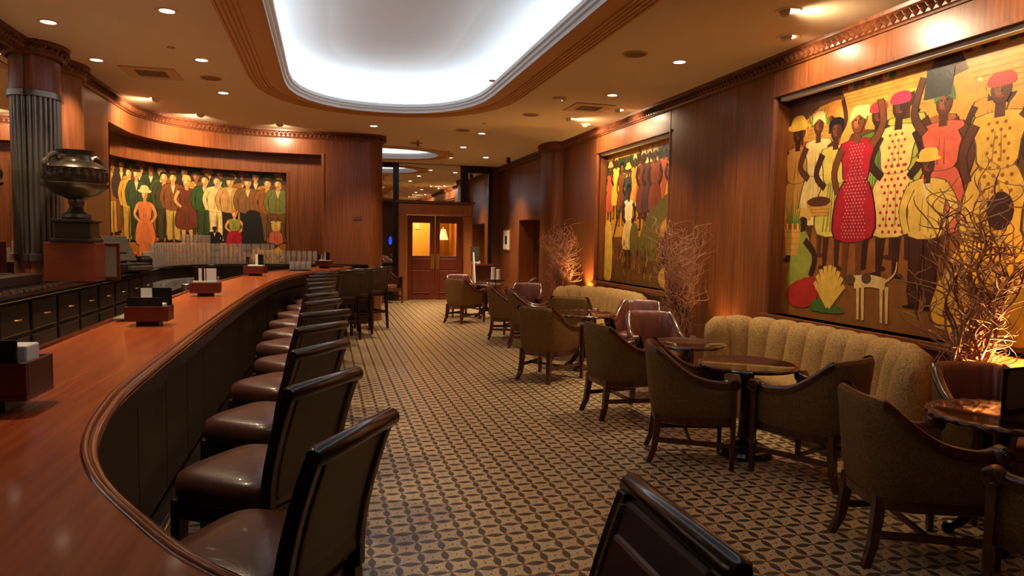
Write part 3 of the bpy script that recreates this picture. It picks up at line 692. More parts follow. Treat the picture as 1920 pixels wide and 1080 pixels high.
for tier in range(3):
    rng = [(3, ng-8), (3, ng-10), (8, ng-18)][tier]
    for k in range(*rng):
        x, y = along(.30, k)
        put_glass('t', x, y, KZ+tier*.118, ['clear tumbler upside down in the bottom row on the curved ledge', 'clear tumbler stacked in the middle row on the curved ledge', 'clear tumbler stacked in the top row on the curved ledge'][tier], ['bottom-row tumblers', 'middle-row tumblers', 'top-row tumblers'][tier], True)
for k in range(20, 27):
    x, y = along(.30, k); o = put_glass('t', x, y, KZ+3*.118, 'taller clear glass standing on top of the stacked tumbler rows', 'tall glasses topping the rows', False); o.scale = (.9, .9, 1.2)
for k in range(3, ng-8):
    x, y = along(.12, k)
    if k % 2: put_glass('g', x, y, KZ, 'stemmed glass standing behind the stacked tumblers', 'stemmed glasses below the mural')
lq = resample([Vector(p) for p in lp[:14]], .10)
for k in range(1, len(lq)-1):
    a, b = lq[k], lq[k+1]; t = (b-a).normalized()
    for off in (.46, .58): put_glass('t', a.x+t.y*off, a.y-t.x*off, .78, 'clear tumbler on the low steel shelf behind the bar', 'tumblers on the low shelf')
t = tag(link('glass_tray', MB().box(-.55, -.23, 11.17, 11.47, BZ, BZ+.02), 'black', bevel=.008), 'dark tray of small glasses on the far bend of the bar', 'tray')
for i in range(4):
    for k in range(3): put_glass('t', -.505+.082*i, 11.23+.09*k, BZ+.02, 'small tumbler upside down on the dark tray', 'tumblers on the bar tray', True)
def shaker(x, y, z, label):
    t = thing('shaker', label, 'shaker', (x, y, z)); link('cup', MB().lathe([(0, 0), (.034, 0), (.045, .15), (.042, .15), (.032, .01), (0, .01)], n=18), 'steel', t, smooth=True)
    link('rim', MB().lathe([(.043, .147), (.047, .15), (.043, .153)], n=18), 'steel', t, smooth=True)
# steel work shelf under the bar's inner edge with shakers
sh = thing('speed_shelf', 'narrow steel work shelf along the inner side of the bar', 'shelf', (0, 0, 0))
link('shelf_plate', MB().box(-1.52, -1.27, 5.4, 10.4, .93, .95), 'steel', sh, bevel=.004); link('shelf_front', MB().box(-1.52, -1.50, 5.4, 10.4, .0, .93), 'bar_die', sh)
for x, y, l in ((-1.36, 7.6, 'steel shaker cup standing alone on the work shelf beside the striped caddy'), (-1.36, 8.55, 'steel shaker cup, left one of the pair on the work shelf'), (-1.30, 8.65, 'steel shaker cup, right one of the pair on the work shelf')): shaker(x, y, .95, l)
for k in range(7): put_glass('t', -1.36, 9.0+.1*k, .95, 'clear tumbler on the work shelf inside the bar', 'tumblers on the work shelf')
bk = thing('ice_bucket', 'pale round bucket behind the bar beside the low glasses', 'bucket', (-1.62, 6.15, .62))
link('bucket', MB().lathe([(0, 0), (.09, 0), (.11, .20), (.105, .20), (.085, .01), (0, .01)], n=20), 'steel', bk, smooth=True); link('rim', MB().lathe([(.105, .195), (.115, .2), (.105, .205)], n=20), 'steel', bk, smooth=True)
st = thing('under_counter_unit', 'low steel unit behind the bar', 'counter', (-1.62, 6.2, 0)); link('cabinet', MB().box(-.14, .10, -.3, .3, 0, .62), 'bar_die', st, bevel=.01)

# ------------------------------------------------------------------ urn, its box, certificate, till
ux, uy = -2.49, 8.08
t = thing('wooden_plinth', 'plain reddish wooden box under the urn on the back bar', 'plinth', (ux, uy, KZ))
link('box_body', MB().box(-.23, .23, -.17, .17, 0, .40), 'box_wood', t, bevel=.008)
UZ = KZ+.40
t = thing('ornate_urn', 'ornate dark metal urn with a wide figured bowl on the wooden box', 'urn', (ux+.03, uy-.02, UZ))
link('square_plinth', MB().box(-.20, .20, -.16, .16, 0, .04).box(-.165, .165, -.14, .14, .04, .20).box(-.19, .19, -.16, .16, .20, .235), 'urn_metal', t, bevel=.01)
link('stem', MB().lathe([(.12, .235), (.135, .25), (.13, .285), (.085, .31), (.06, .36), (.075, .40), (.07, .43), (.12, .46)], n=28), 'urn_metal', t, smooth=True)
link('bowl', MB().lathe([(.12, .46), (.20, .49), (.25, .535), (.30, .565), (.31, .585), (.27, .60), (.285, .64), (.275, .72), (.285, .745), (.27, .765), (.21, .80), (.15, .825), (.14, .86)], n=36), 'urn_metal', t, smooth=True)
link('neck_rim', MB().lathe([(.14, .86), (.135, .88), (.165, .915), (.175, .925), (.15, .925), (.11, .87)], n=28), 'urn_metal', t, smooth=True)
RU = random.Random(9)
for k in range(26):
    a = 2*PI*k/26; link('relief_figure', MB().lathe([(0, -.05), (.018, -.035), (.026, 0), (.016, .03), (.02, .045), (0, .055)], (.278*cos(a), .278*sin(a), .672+RU.uniform(-.012, .012)), 7), 'urn_metal', t, smooth=True)
for a in (math.radians(-125), math.radians(55)):
    hp = smooth_path([(.27, 0, .64), (.32, 0, .70), (.31, 0, .80), (.25, 0, .86), (.19, 0, .86), (.17, 0, .81)], 5)
    link('handle', MB().tube([(p[0]*cos(a), p[0]*sin(a), p[2]) for p in hp], [.026+.008*sin(i*.9) for i in range(len(hp))], 8), 'urn_metal', t, smooth=True)
t = thing('framed_certificate', 'wood-framed certificate leaning beside the urn box', 'frame', (-2.19-.05, 8.33, KZ), math.radians(-8))
link('frame', MB().box(-.10, .10, 0, .02, 0, .03).box(-.10, .10, 0, .02, .36, .39).box(-.10, -.07, 0, .02, .03, .36).box(.07, .10, 0, .02, .03, .36), 'box_wood', t, bevel=.003)
link('document', MB().box(-.07, .07, .008, .016, .03, .36), 'greypaper', t)
t = thing('cash_register', 'dark till with a tilted screen on the back bar', 'till', (-2.52, 9.9, KZ), math.radians(60))
link('drawer_box', MB().box(-.24, .24, -.22, .22, 0, .12), 'black', t, bevel=.01)
link('keyboard', MB().box(-.16, .20, -.30, -.23, .03, .09), 'screen', t, bevel=.01)
link('screen', MB().box(-.22, .18, -.02, .02, 0, .36, Matrix.Translation((0, -.05, .14)) @ Matrix.Rotation(-.5, 4, 'X')), 'screen', t, bevel=.01)
link('stand', MB().box(-.06, .06, -.02, .1, .12, .26), 'black', t)
t = thing('receipt_printer', 'black receipt printer next to the till', 'printer', (-2.5, 10.75, KZ), math.radians(60))
link('body', MB().box(-.10, .10, -.12, .12, 0, .17), 'black', t, bevel=.03); link('lid', MB().box(-.08, .08, -.08, .10, .17, .185), 'black_gloss', t, bevel=.008)
tag(link('bar_cloth', MB().box(-.07, .07, -.05, .05, 0, .05).xf(Matrix.Translation((-2.62, 10.75, KZ+.185))), 'red_cloth', bevel=.02), 'bright red folded cloth on the receipt printer', 'cloth')
# ------------------------------------------------------------------ tub armchairs
def make_chair():
    t = thing('tub_armchair', 'x', 'armchair')
    half_ = [(0, -.30), (.11, -.298), (.19, -.275), (.245, -.22), (.275, -.13), (.288, -.02), (.29, .10), (.29, .20), (.285, .27)]
    hz = [.855, .855, .85, .825, .735, .655, .618, .612, .632]
    pth = smooth_path([(-x, y, 0) for x, y in half_[:0:-1]]+[(x, y, 0) for x, y in half_], 4)
    hts = smooth_path([(h, 0, 0) for h in hz[:0:-1]]+[(h, 0, 0) for h in hz], 4); hts = [p[0] for p in hts]
    n = len(pth); nrm = []
    for i in range(n):
        a, b = pth[max(i-1, 0)], pth[min(i+1, n-1)]; d = (b-a).normalized(); nrm.append(Vector((d.y, -d.x, 0)))
    for i in range(n):
        if nrm[i].dot(Vector((pth[i].x, pth[i].y-.05, 0))) < 0: nrm[i] = -nrm[i]
    Z0 = .345
    def pt(i, off, z):
        flare = .035*((z-Z0)/.5); back = max(0, -pth[i].y-.05)*.10*((z-Z0)/.5)
        q = pth[i]+nrm[i]*(off+flare-.02); return (q.x, q.y-back, z)
    rows = []
    for i in range(n):
        h = hts[i]; zs = [Z0, Z0+.04, Z0+(h-Z0)*.35, Z0+(h-Z0)*.7, h-.03, h-.01, h]
        of = [-.01, 0, .004, .002, 0, -.008, -.022]
        rows.append([pt(i, o, z) for o, z in zip(of, zs)])
    link('outer_shell', MB().grid(rows), 'chair_fabric', t, smooth='all')
    rows = []
    for i in range(n):
        h = hts[i]; pl = .006*sin(i*PI*1.0) if 0 else .005*(1 if (i % 4) < 2 else -1)
        pl = pl if .7 < h else 0
        rows.append([pt(i, o, z) for o, z in ((-.018, h+.002), (-.035, h+.004), (-.055, h-.012), (-.066+pl, h-.05), (-.082+pl, (h+.45)/2), (-.07, .43))])
    link('inner_lining', MB().grid(rows), 'leather', t, smooth='all')
    for s in (0, 1):     # carved wooden arm rails sweeping down from the back
        idx = [i for i in range(n) if (i < n/2) == (s == 0) and hts[i] < .842]
        if s == 0: idx = idx[::-1]
        rows = []
        for i in idx:
            h = hts[i]; rows.append([pt(i, o, z) for o, z in ((.006, h-.035), (.012, h-.01), (.004, h+.014), (-.022, h+.02), (-.05, h+.014), (-.058, h-.01), (-.052, h-.03), (.006, h-.035))])
        r = link('arm_rail', MB().grid(rows), 'chair_wood', t, smooth='all')
        sx = -1 if s == 0 else 1; xc = sx*.296; yc = .272; zc = .618
        mb = MB().lathe([(0, -.036), (.038, -.036), (.045, -.028), (.045, .028), (.038, .036), (.013, .036), (.011, .042), (0, .044)] if sx > 0 else [(0, -.044), (.011, -.042), (.013, -.036), (.038, -.036), (.045, -.028), (.045, .028), (.038, .036), (0, .036)], (xc, yc, zc), 18, axis='x')
        link('scroll', mb, 'chair_wood', r, smooth=True)
        link('scroll_ring', MB().tube([(xc+sx*.037, yc+.034*cos(a)*(1-a/16), zc+.034*sin(a)*(1-a/16)) for a in [2*PI*k/12*1.0 for k in range(20)]], .005, 5), 'chair_wood', r, smooth=True)
        link('leg', MB().grid([[(xc-.02, yc-.02, .60), (xc-.016, yc-.012, 0)], [(xc+.02, yc-.02, .60), (xc+.014, yc-.012, 0)], [(xc+.02, yc+.02, .60), (xc+.014, yc+.016, 0)], [(xc-.02, yc+.02, .60), (xc-.016, yc+.016, 0)]], True).add([(xc-.016, yc-.012, 0), (xc+.014, yc-.012, 0), (xc+.014, yc+.016, 0), (xc-.016, yc+.016, 0)], [(0, 3, 2, 1)]), 'chair_wood', t)
        x0, x1 = sx*.185, sx*.215
        lp_ = [(x0, -.235, .36), (x0+sx*.004, -.245, .24), (x0+sx*.010, -.262, .10), (x1, -.300, 0)]
        mb = MB(); rows = []
        for k, (x, y, z) in enumerate(lp_):
            a = .027-.003*k; rows.append([(x-a, y-a, z), (x+a, y-a, z), (x+a, y+a, z), (x-a, y+a, z), (x-a, y-a, z)])
        mb.grid(rows); mb.add(rows[-1][:4], [(0, 1, 2, 3)]); link('leg', mb, 'chair_wood', t)
        link('stretcher', MB().grid([[(sx*.205-.011, -.27, z), (sx*.275-.011, .262, z), ] for z in (.15, .185)]+[[(sx*.205+.011, -.27, z), (sx*.275+.011, .262, z)] for z in (.185, .15)], True), 'chair_wood', t)
    rows = []
    for i in range(n): rows.append([pt(i, o, z) for o, z in ((-.045, .30), (-.012, .295), (-.004, .30), (-.004, .352), (-.04, .352))])
    rl = MB().grid(rows); rl.box(-.262, .262, .235, .268, .30, .37); link('seat_rail', rl, 'chair_wood', t, smooth=True)
    link('stretcher', MB().box(-.235, .235, -.02, .002, .155, .18), 'chair_wood', t)
    N = 36; cu = [(.2, .36), (.97, .36), (1.0, .39), (1.0, .43), (.96, .455), (.8, .468), (.4, .474), (.0, .475)]; rows = []
    for k in range(N):
        a = 2*PI*k/N; c_, s_ = cos(a), sin(a); x = .222*abs(c_)**.5*(1 if c_ > 0 else -1); y = .02+.245*abs(s_)**.5*(1 if s_ > 0 else -1)
        if y < -.1: x *= .93
        rows.append([(x*f, .02+(y-.02)*f, z) for f, z in cu])
    link('seat', MB().grid(rows, True), 'leather', t, smooth='all')
    return t
chair = make_chair(); cused = []
def place_chair(x, y, ang, label):
    rz = math.radians(ang)-PI/2
    if not cused: o = chair; o.location = (x, y, 0); o.rotation_euler = (0, 0, rz)
    else: o = dup(chair, (x, y, 0), rz)
    cused.append(o); o['label'] = label; o['group'] = 'leather-lined tub armchairs'
place_chair(2.951, 2.912, -18.5, 'tub armchair, fabric back turned, pulled up to the rope-edged table with the black menu')
place_chair(3.17, 2.18, 113, 'tub armchair with scrolled arm, turned away, before the rope-edged table with the menu')
place_chair(3.97, 3.31, -103, 'leather-lined tub armchair behind the rope-edged table with the menu')
place_chair(2.635, 4.645, -23, 'tub armchair with scrolled arm left of the plain round table before the long sofa')
place_chair(3.28, 4.08, 112, 'tub armchair right of the plain round table, turned away with its fabric back showing')
place_chair(2.66, 5.95, 4, 'tub armchair with fabric back beside the smaller plain round table')
place_chair(3.36, 6.66, -100, 'leather-lined tub armchair behind the smaller plain round table beside willow branches')
place_chair(2.49, 7.65, 37.7, 'tub armchair, broad fabric back showing, at the gleaming rope-edged table before the second sofa')
place_chair(3.78, 8.03, -128, 'leather-lined tub armchair between the gleaming rope-edged table and the willow bundle')
place_chair(3.28, 9.05, 62, 'tub armchair with its fabric back to the gleaming rope-edged table, facing the sofa')
place_chair(2.95, 10.02, -14, 'tub armchair seen edge-on, between the two aisle chairs before the far group')
place_chair(2.85, 10.94, -13, 'tub armchair on the aisle between the far table and the second sofa')
place_chair(3.30, 11.45, -118, 'leather-lined tub armchair with channelled back facing the aisle chairs')
place_chair(2.56, 13.19, 38, 'tub armchair with broad fabric back on the aisle at the farthest table')
place_chair(2.72, 14.20, -80, 'leather-lined tub armchair behind the farthest table near the double doors')
place_chair(3.75, 13.40, 165, 'leather-lined tub armchair at the farthest table beside the panelled column')
place_chair(1.42, 17.35, -60, 'pale-backed tub armchair by the mirror left of the double doors')

# ------------------------------------------------------------------ round tables
TZ = .70
def table(x, y, label, rope, r=.37):
    t = thing('round_table', label, 'table', (x, y, 0), 0, 'round lounge tables')
    link('table_top', MB().lathe([(0, TZ), (r-.035, TZ), (r-.03, TZ+.002), (r-.005, TZ-.004), (r, TZ-.014), (r-.006, TZ-.026), (r-.05, TZ-.034), (0, TZ-.034)], n=56), 'table_wood', t, smooth=True)
    if rope:
        mb = MB(); N = 240; rows = []
        for i in range(N):
            a = 2*PI*i/N; ring = []
            for k in range(9):
                b = 2*PI*k/8; rr = .017*(1+.25*cos(3*(b)-a*28)); ring.append(((r+rr*cos(b))*cos(a), (r+rr*cos(b))*sin(a), TZ-.014+rr*sin(b)))
            rows.append(ring)
        link('rope_edge', mb.grid(rows, True), 'chair_wood', t, smooth='all')
        link('pedestal', MB().lathe([(0, .14), (.06, .14), (.055, .2), (.035, .26), (.05, .36), (.038, .45), (.06, .6), (.10, .665), (0, .668)], n=20), 'stool_wood', t, smooth=True)
        for k in range(4):
            a = PI/4+k*PI/2; f = smooth_path([(.03, 0, .20), (.10, 0, .17), (.18, 0, .06), (.235, 0, .035)], 4)
            mb = MB().tube([(p[0]*cos(a), p[0]*sin(a), p[2]) for p in f], [.035-.001*i for i in range(len(f))], 8)
            mb.lathe([(0, 0), (.03, .0), (.034, .025), (.02, .05), (0, .055)], (.235*cos(a), .235*sin(a), 0), 10); link('foot', mb, 'stool_wood', t, smooth=True)
    else:
        link('pedestal', MB().lathe([(.055, .12), (.05, .16), (.042, .3), (.04, .55), (.06, .62), (.12, .665), (0, .666)], n=20), 'stool_wood', t, smooth=True)
        link('base', MB().lathe([(0, 0), (.20, 0), (.205, .02), (.19, .045), (.15, .055), (.145, .075), (.10, .085), (.095, .11), (.06, .13), (0, .14)], n=36), 'stool_wood', t, smooth=True)
    return t
table(3.57, 2.91, 'rope-edged round table holding the black menu', True)
table(3.09, 4.60, 'plain dark round table before the long channelled sofa', False)
table(3.17, 5.66, 'smaller plain dark round table at the end of the long sofa', False, .35)
table(3.14, 8.17, 'rope-edged round table with gleaming top before the second sofa', True)
table(3.15, 13.82, 'rope-edged round table farthest from the bar curve', True, .34)
# the menu on the near table: an upright black holder with a clipped-corner page
t = thing('menu_holder', 'upright black menu holder with grey clipped-corner page', 'menu', (3.66, 2.94, TZ), math.radians(8))
link('cover', MB().box(-.10, .14, 0, .012, 0, .25), 'black', t, bevel=.003); link('wing', MB().box(0, .14, 0, .012, 0, .25).xf(Matrix.Translation((.14, 0, 0)) @ Matrix.Rotation(math.radians(38), 4, 'Z')), 'black', t, bevel=.003)
o8 = [(-.085, .06), (-.06, .02), (.08, .02), (.105, .06), (.105, .19), (.08, .235), (-.06, .235), (-.085, .19)]
mb = MB(); mb.add([(x, -.003, z) for x, z in o8], [tuple(range(8))]); link('page', mb, 'greypaper', t)
mb = MB(); mb.add([(.155, -.0, .04), (.25, -.0, .04), (.25, 0, .22), (.155, 0, .22)], [(0, 1, 2, 3)]); link('page', mb.xf(Matrix.Translation((.14, 0, 0)) @ Matrix.Rotation(math.radians(38), 4, 'Z') @ Matrix.Translation((-.14, -.004, 0))), 'greypaper', t)

# ------------------------------------------------------------------ channel-back sofas
def sofa(label, pts, nchan):
    t = thing('channel_sofa', label, 'sofa', (0, 0, 0), 0, 'curved channel-back sofas')
    P = smooth_path([Vector((x, y)) for x, y in pts], 12); L = [0]
    for a, b in zip(P, P[1:]): L.append(L[-1]+(b-a).length)
    def at(s):
        s = max(0, min(L[-1], s))
        for i in range(len(L)-1):
            if L[i+1] >= s: f = (s-L[i])/(L[i+1]-L[i]); p = P[i]+(P[i+1]-P[i])*f; d = (P[i+1]-P[i]).normalized(); return p, Vector((d.y, -d.x))
    # travel from the far end to the near one: the seat side is on the right
    W_ = L[-1]/nchan
    for c in range(nchan):
        rows = []; K = 8
        for k in range(K+1):
            u = k/K; p, nn = at((c+u)*W_); bul = sin(PI*u)**.6; e = 1.0
            ends = min((c+u)/nchan, 1-(c+u)/nchan)*nchan; hh = .86-.05*max(0, 1-ends)**2
            pr = [(-.13, .30), (-.135, .70), (-.12-.01*bul, hh-.06+.02*bul), (-.06, hh-.015+.032*bul), (.0, hh+.036*bul-.012), (.055+.015*bul, hh-.03+.03*bul), (.08+.045*bul, hh-.10), (.10+.048*bul, .66), (.14+.04*bul, .42)]
            ee = min(1, max(.0, min(c+u, nchan-c-u))); sc = max(.08, math.sqrt(max(0, 1-(1-ee)**2)))
            rows.append([(p.x+nn.x*o*sc, p.y+nn.y*o*sc, .30+(z-.30)*(.80+.20*sc)) for o, z in pr])
        mb = MB().grid(rows)
        if c in (0, nchan-1):
            r = rows[0] if c == 0 else rows[-1]; mb.add(r, [tuple(range(len(r)))])
        link('back_channel', mb, 'sofa_fabric', t, smooth='all')
    ss = [L[-1]*(.02+.96*i/40) for i in range(41)]; rows = []; rb = []
    for i, s_ in enumerate(ss):
        p, nn = at(s_); e = min(i, 40-i)/40.; dp = .62-.14*max(0, 1-e*8)
        rows.append([(p.x+nn.x*o, p.y+nn.y*o, z) for o, z in ((.10, .44), (.30, .455), (dp-.06, .45), (dp-.01, .43), (dp, .39), (dp-.01, .33))])
        rb.append([(p.x+nn.x*o, p.y+nn.y*o, z) for o, z in ((dp-.01, .34), (dp-.03, .33), (dp-.035, .06), (dp-.06, .06), (dp-.06, 0))])
    sm = MB().grid(rows); sm.add(rows[0], [tuple(range(6))]); sm.add(rows[-1], [tuple(range(6))]); link('seat', sm, 'sofa_fabric', t, smooth='all')
    for r in (rb,):
        pass
    bs = MB().grid(rb)
    for i in (0, 40):
        p, nn = at(ss[i]); a = [(p.x-nn.x*.12, p.y-nn.y*.12), (rb[i][2][0], rb[i][2][1])]
        bs.add([(a[0][0], a[0][1], 0), (a[1][0], a[1][1], 0), (a[1][0], a[1][1], .42), (a[0][0], a[0][1], .42)], [(0, 1, 2, 3)])
    link('base', bs, 'sofa_fabric', t, smooth=True)
sofa('long curved sofa with fat vertical channels under the large market painting', [(3.68, 6.16), (3.88, 6.23), (4.10, 6.14), (4.23, 5.88), (4.285, 5.5), (4.295, 5.1), (4.285, 4.75), (4.25, 4.4), (4.14, 4.12), (3.98, 3.97)], 11)
sofa('curved channel-back sofa under the farther market painting', [(3.55, 10.62), (3.78, 10.75), (4.03, 10.68), (4.21, 10.40), (4.285, 10.0), (4.295, 9.6), (4.28, 9.2), (4.21, 8.9), (4.08, 8.72)], 10)

# ------------------------------------------------------------------ curly willow branches in floor pots, with uplights
def willow(x, y, label, nst, h, spread, seed, r0=.009, dense=False):
    R = random.Random(seed); t = thing('willow_branches', label, 'branches', (x, y, 0))
    link('pot', MB().lathe([(0, 0), (.11, 0), (.14, .16), (.15, .34), (.16, .36), (.14, .36), (.12, .32), (0, .32)], n=24), 'pot', t, smooth=True)
    def curl(p, d, L, r, amp, n, outg=0):
        pts = [p.copy()]; ph = R.random()*6.3; ph2 = R.random()*6.3; f = R.uniform(9, 15); d = d.copy()
        for i in range(n):
            s = i/n*L; wob = Vector((sin(ph+s*f), cos(ph2+s*f*.9), sin(ph+ph2+s*f*.7)*.45))*amp
            o_ = outg*(i/n); d2 = (Vector((d.x*o_, d.y*o_, d.z))+wob).normalized() if outg else (d+wob).normalized(); p = p+d2*(L/n)
            if p.x+x > 4.44: p.x = 4.44-x
            pts.append(p.copy())
        return pts
    for k in range(nst):
        a = R.random()*2*PI; sp = spread*R.uniform(.2, 1); d = Vector((cos(a)*sp*.8, sin(a)*sp, 1)).normalized(); hh = h*R.uniform(.72, 1.05)
        main = curl(Vector((cos(a)*.06, sin(a)*.06, .32)), d, hh-.3, r0, .50 if not dense else .40, 26, 1.9)
        mb = MB().tube(main, [r0*(1-.75*i/26) for i in range(27)], 5)
        for q in range(9 if not dense else 7):
            i = R.randint(7, 25); b = R.random()*2*PI; dd = Vector((cos(b)*.8, sin(b)*.8, R.uniform(.3, 1.1))).normalized()
            tw = curl(main[i], dd, R.uniform(.18, .55), 0, .95, 14); mb.tube(tw, [r0*.5*(1-.7*j/14) for j in range(15)], 4)
        link('branch', mb, 'branch', t, smooth='all')
    return t
def uplight(x, y, z, power, label, aim):
    t = thing('floor_uplight', label, 'light', (x, y, 0))
    link('can', MB().lathe([(0, z-.16), (.055, z-.16), (.06, z), (.05, z), (.048, z-.1), (0, z-.1)], n=16), 'black', t, smooth=True)
    link('stem', MB().tube([(0, 0, .02), (0, 0, z-.15)], .012, 8), 'black', t); link('base', MB().lathe([(0, 0), (.09, 0), (.09, .015), (.02, .03), (0, .03)], n=16), 'black', t)
    link('lens', MB().lathe([(0, z-.02), (.048, z-.02)], n=16), 'spot_glow', t)
    l = lamp('SPOT', (0, 0, z), power, (1, .55, .18), aim=(aim[0], aim[1], z+1), name='bulb', spot_size=math.radians(120), spot_blend=.8, shadow_soft_size=.04); l.parent = t
willow(4.28, 3.80, 'thick curly willow branches glowing from below at the near end of the long sofa', 30, 2.2, .52, 5, .013)
uplight(4.36, 3.62, .60, 240, 'small black uplight hidden among the glowing willow branches', (.05, .05))
willow(4.2, 7.68, 'tall dense bundle of willow twigs between the two sofas', 52, 1.85, .26, 11, .008, True)
uplight(4.36, 7.15, .45, 30, 'small black uplight behind the far end of the long sofa', (.08, 0))
willow(4.12, 11.85, 'pinkish curly willow branches beside the panelled column', 34, 1.9, .38, 21, .010)
uplight(4.38, 11.55, .66, 120, 'small black uplight behind the second sofa beside the curly branches', (.07, .0))
# ------------------------------------------------------------------ far things by the doors
t = thing('service_stand', 'small dark stand holding two white paper cups', 'stand', (3.62, 15.0, 0))
link('stand_top', MB().lathe([(0, .70), (.22, .70), (.22, .725), (0, .725)], n=24), 'stool_wood', t); link('column', MB().lathe([(.03, .03), (.03, .7)], n=12), 'stool_wood', t); link('base', MB().lathe([(0, 0), (.16, 0), (.16, .03), (0, .04)], n=20), 'stool_wood', t)
for x, h, l in ((3.57, .27, 'taller stack of white paper cups on the small dark stand'), (3.69, .22, 'shorter stack of white paper cups on the small dark stand')):
    c = thing('cup_stack', l, 'cups', (x, 15.0, .725)); link('cups', MB().lathe([(0, 0), (.05, 0), (.042, h-.03), (0, h-.03)], n=16), 'paper', c, smooth=True); link('rim', MB().lathe([(.043, h-.04), (.05, h-.02), (.043, h)], n=16), 'paper', c, smooth=True)
t = thing('sign_easel', 'leaning white easel pole with a grey notice panel near the doors', 'sign', (3.55, 16.9, 0))
link('pole', MB().tube([(.03, -.12, 0), (-.03, 0, 1.28)], .018, 8), 'paper', t); link('pole', MB().tube([(.03, .3, 0), (-.03, 0, 1.26)], .018, 8), 'paper', t)
link('panel', MB().box(-.09, .13, .0, .015, 1.05, 1.42, Matrix.Rotation(-.06, 4, 'X')), 'screen', t, bevel=.003)
for x in (3.78, 3.90): tag(link('folded_napkin', MB().lathe([(0, 0), (.05, .0), (.06, .04), (.03, .09), (0, .10)], (x, 18.08, .95), 10), 'paper', smooth=True), 'small rounded white napkin on the ledge below the right mirror', 'napkin', 'napkins below the right mirror')
tag(link('mirror_ledge', MB().box(3.72, 4.30, 17.98, 18.22, .90, .95), 'door_wood', bevel=.006), 'narrow wooden ledge below the right mirror', 'ledge')
t = thing('framed_picture', 'narrow framed print with pale mount beside the doorway niche', 'picture', (XR-.02, 17.45, 1.32))
link('frame', MB().box(0, .02, -.36, .36, 0, .56), 'frame_wood', t, bevel=.006); link('mount', MB().box(-.004, 0, -.30, .30, .04, .52), 'paper', t); link('print', MB().box(-.006, -.004, -.08, .10, .17, .38), 'black_frame', t)
t = thing('blue_reflection', 'small glowing blue oval imitating a reflection in the mirror left of the doors', 'light', (1.60, 18.19, 1.42))  # added emissive oval on a bracket, imitating a blue reflection in the mirror
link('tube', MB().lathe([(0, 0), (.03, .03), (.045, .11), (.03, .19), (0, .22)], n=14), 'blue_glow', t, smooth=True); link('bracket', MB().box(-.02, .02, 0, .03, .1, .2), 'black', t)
tag(link('waste_bin', MB().lathe([(0, 0), (.13, 0), (.15, .24), (.13, .25), (0, .22)], (1.66, 18.0, 0), 16), 'black', smooth=True), 'low black bin in the corner left of the doors', 'bin')
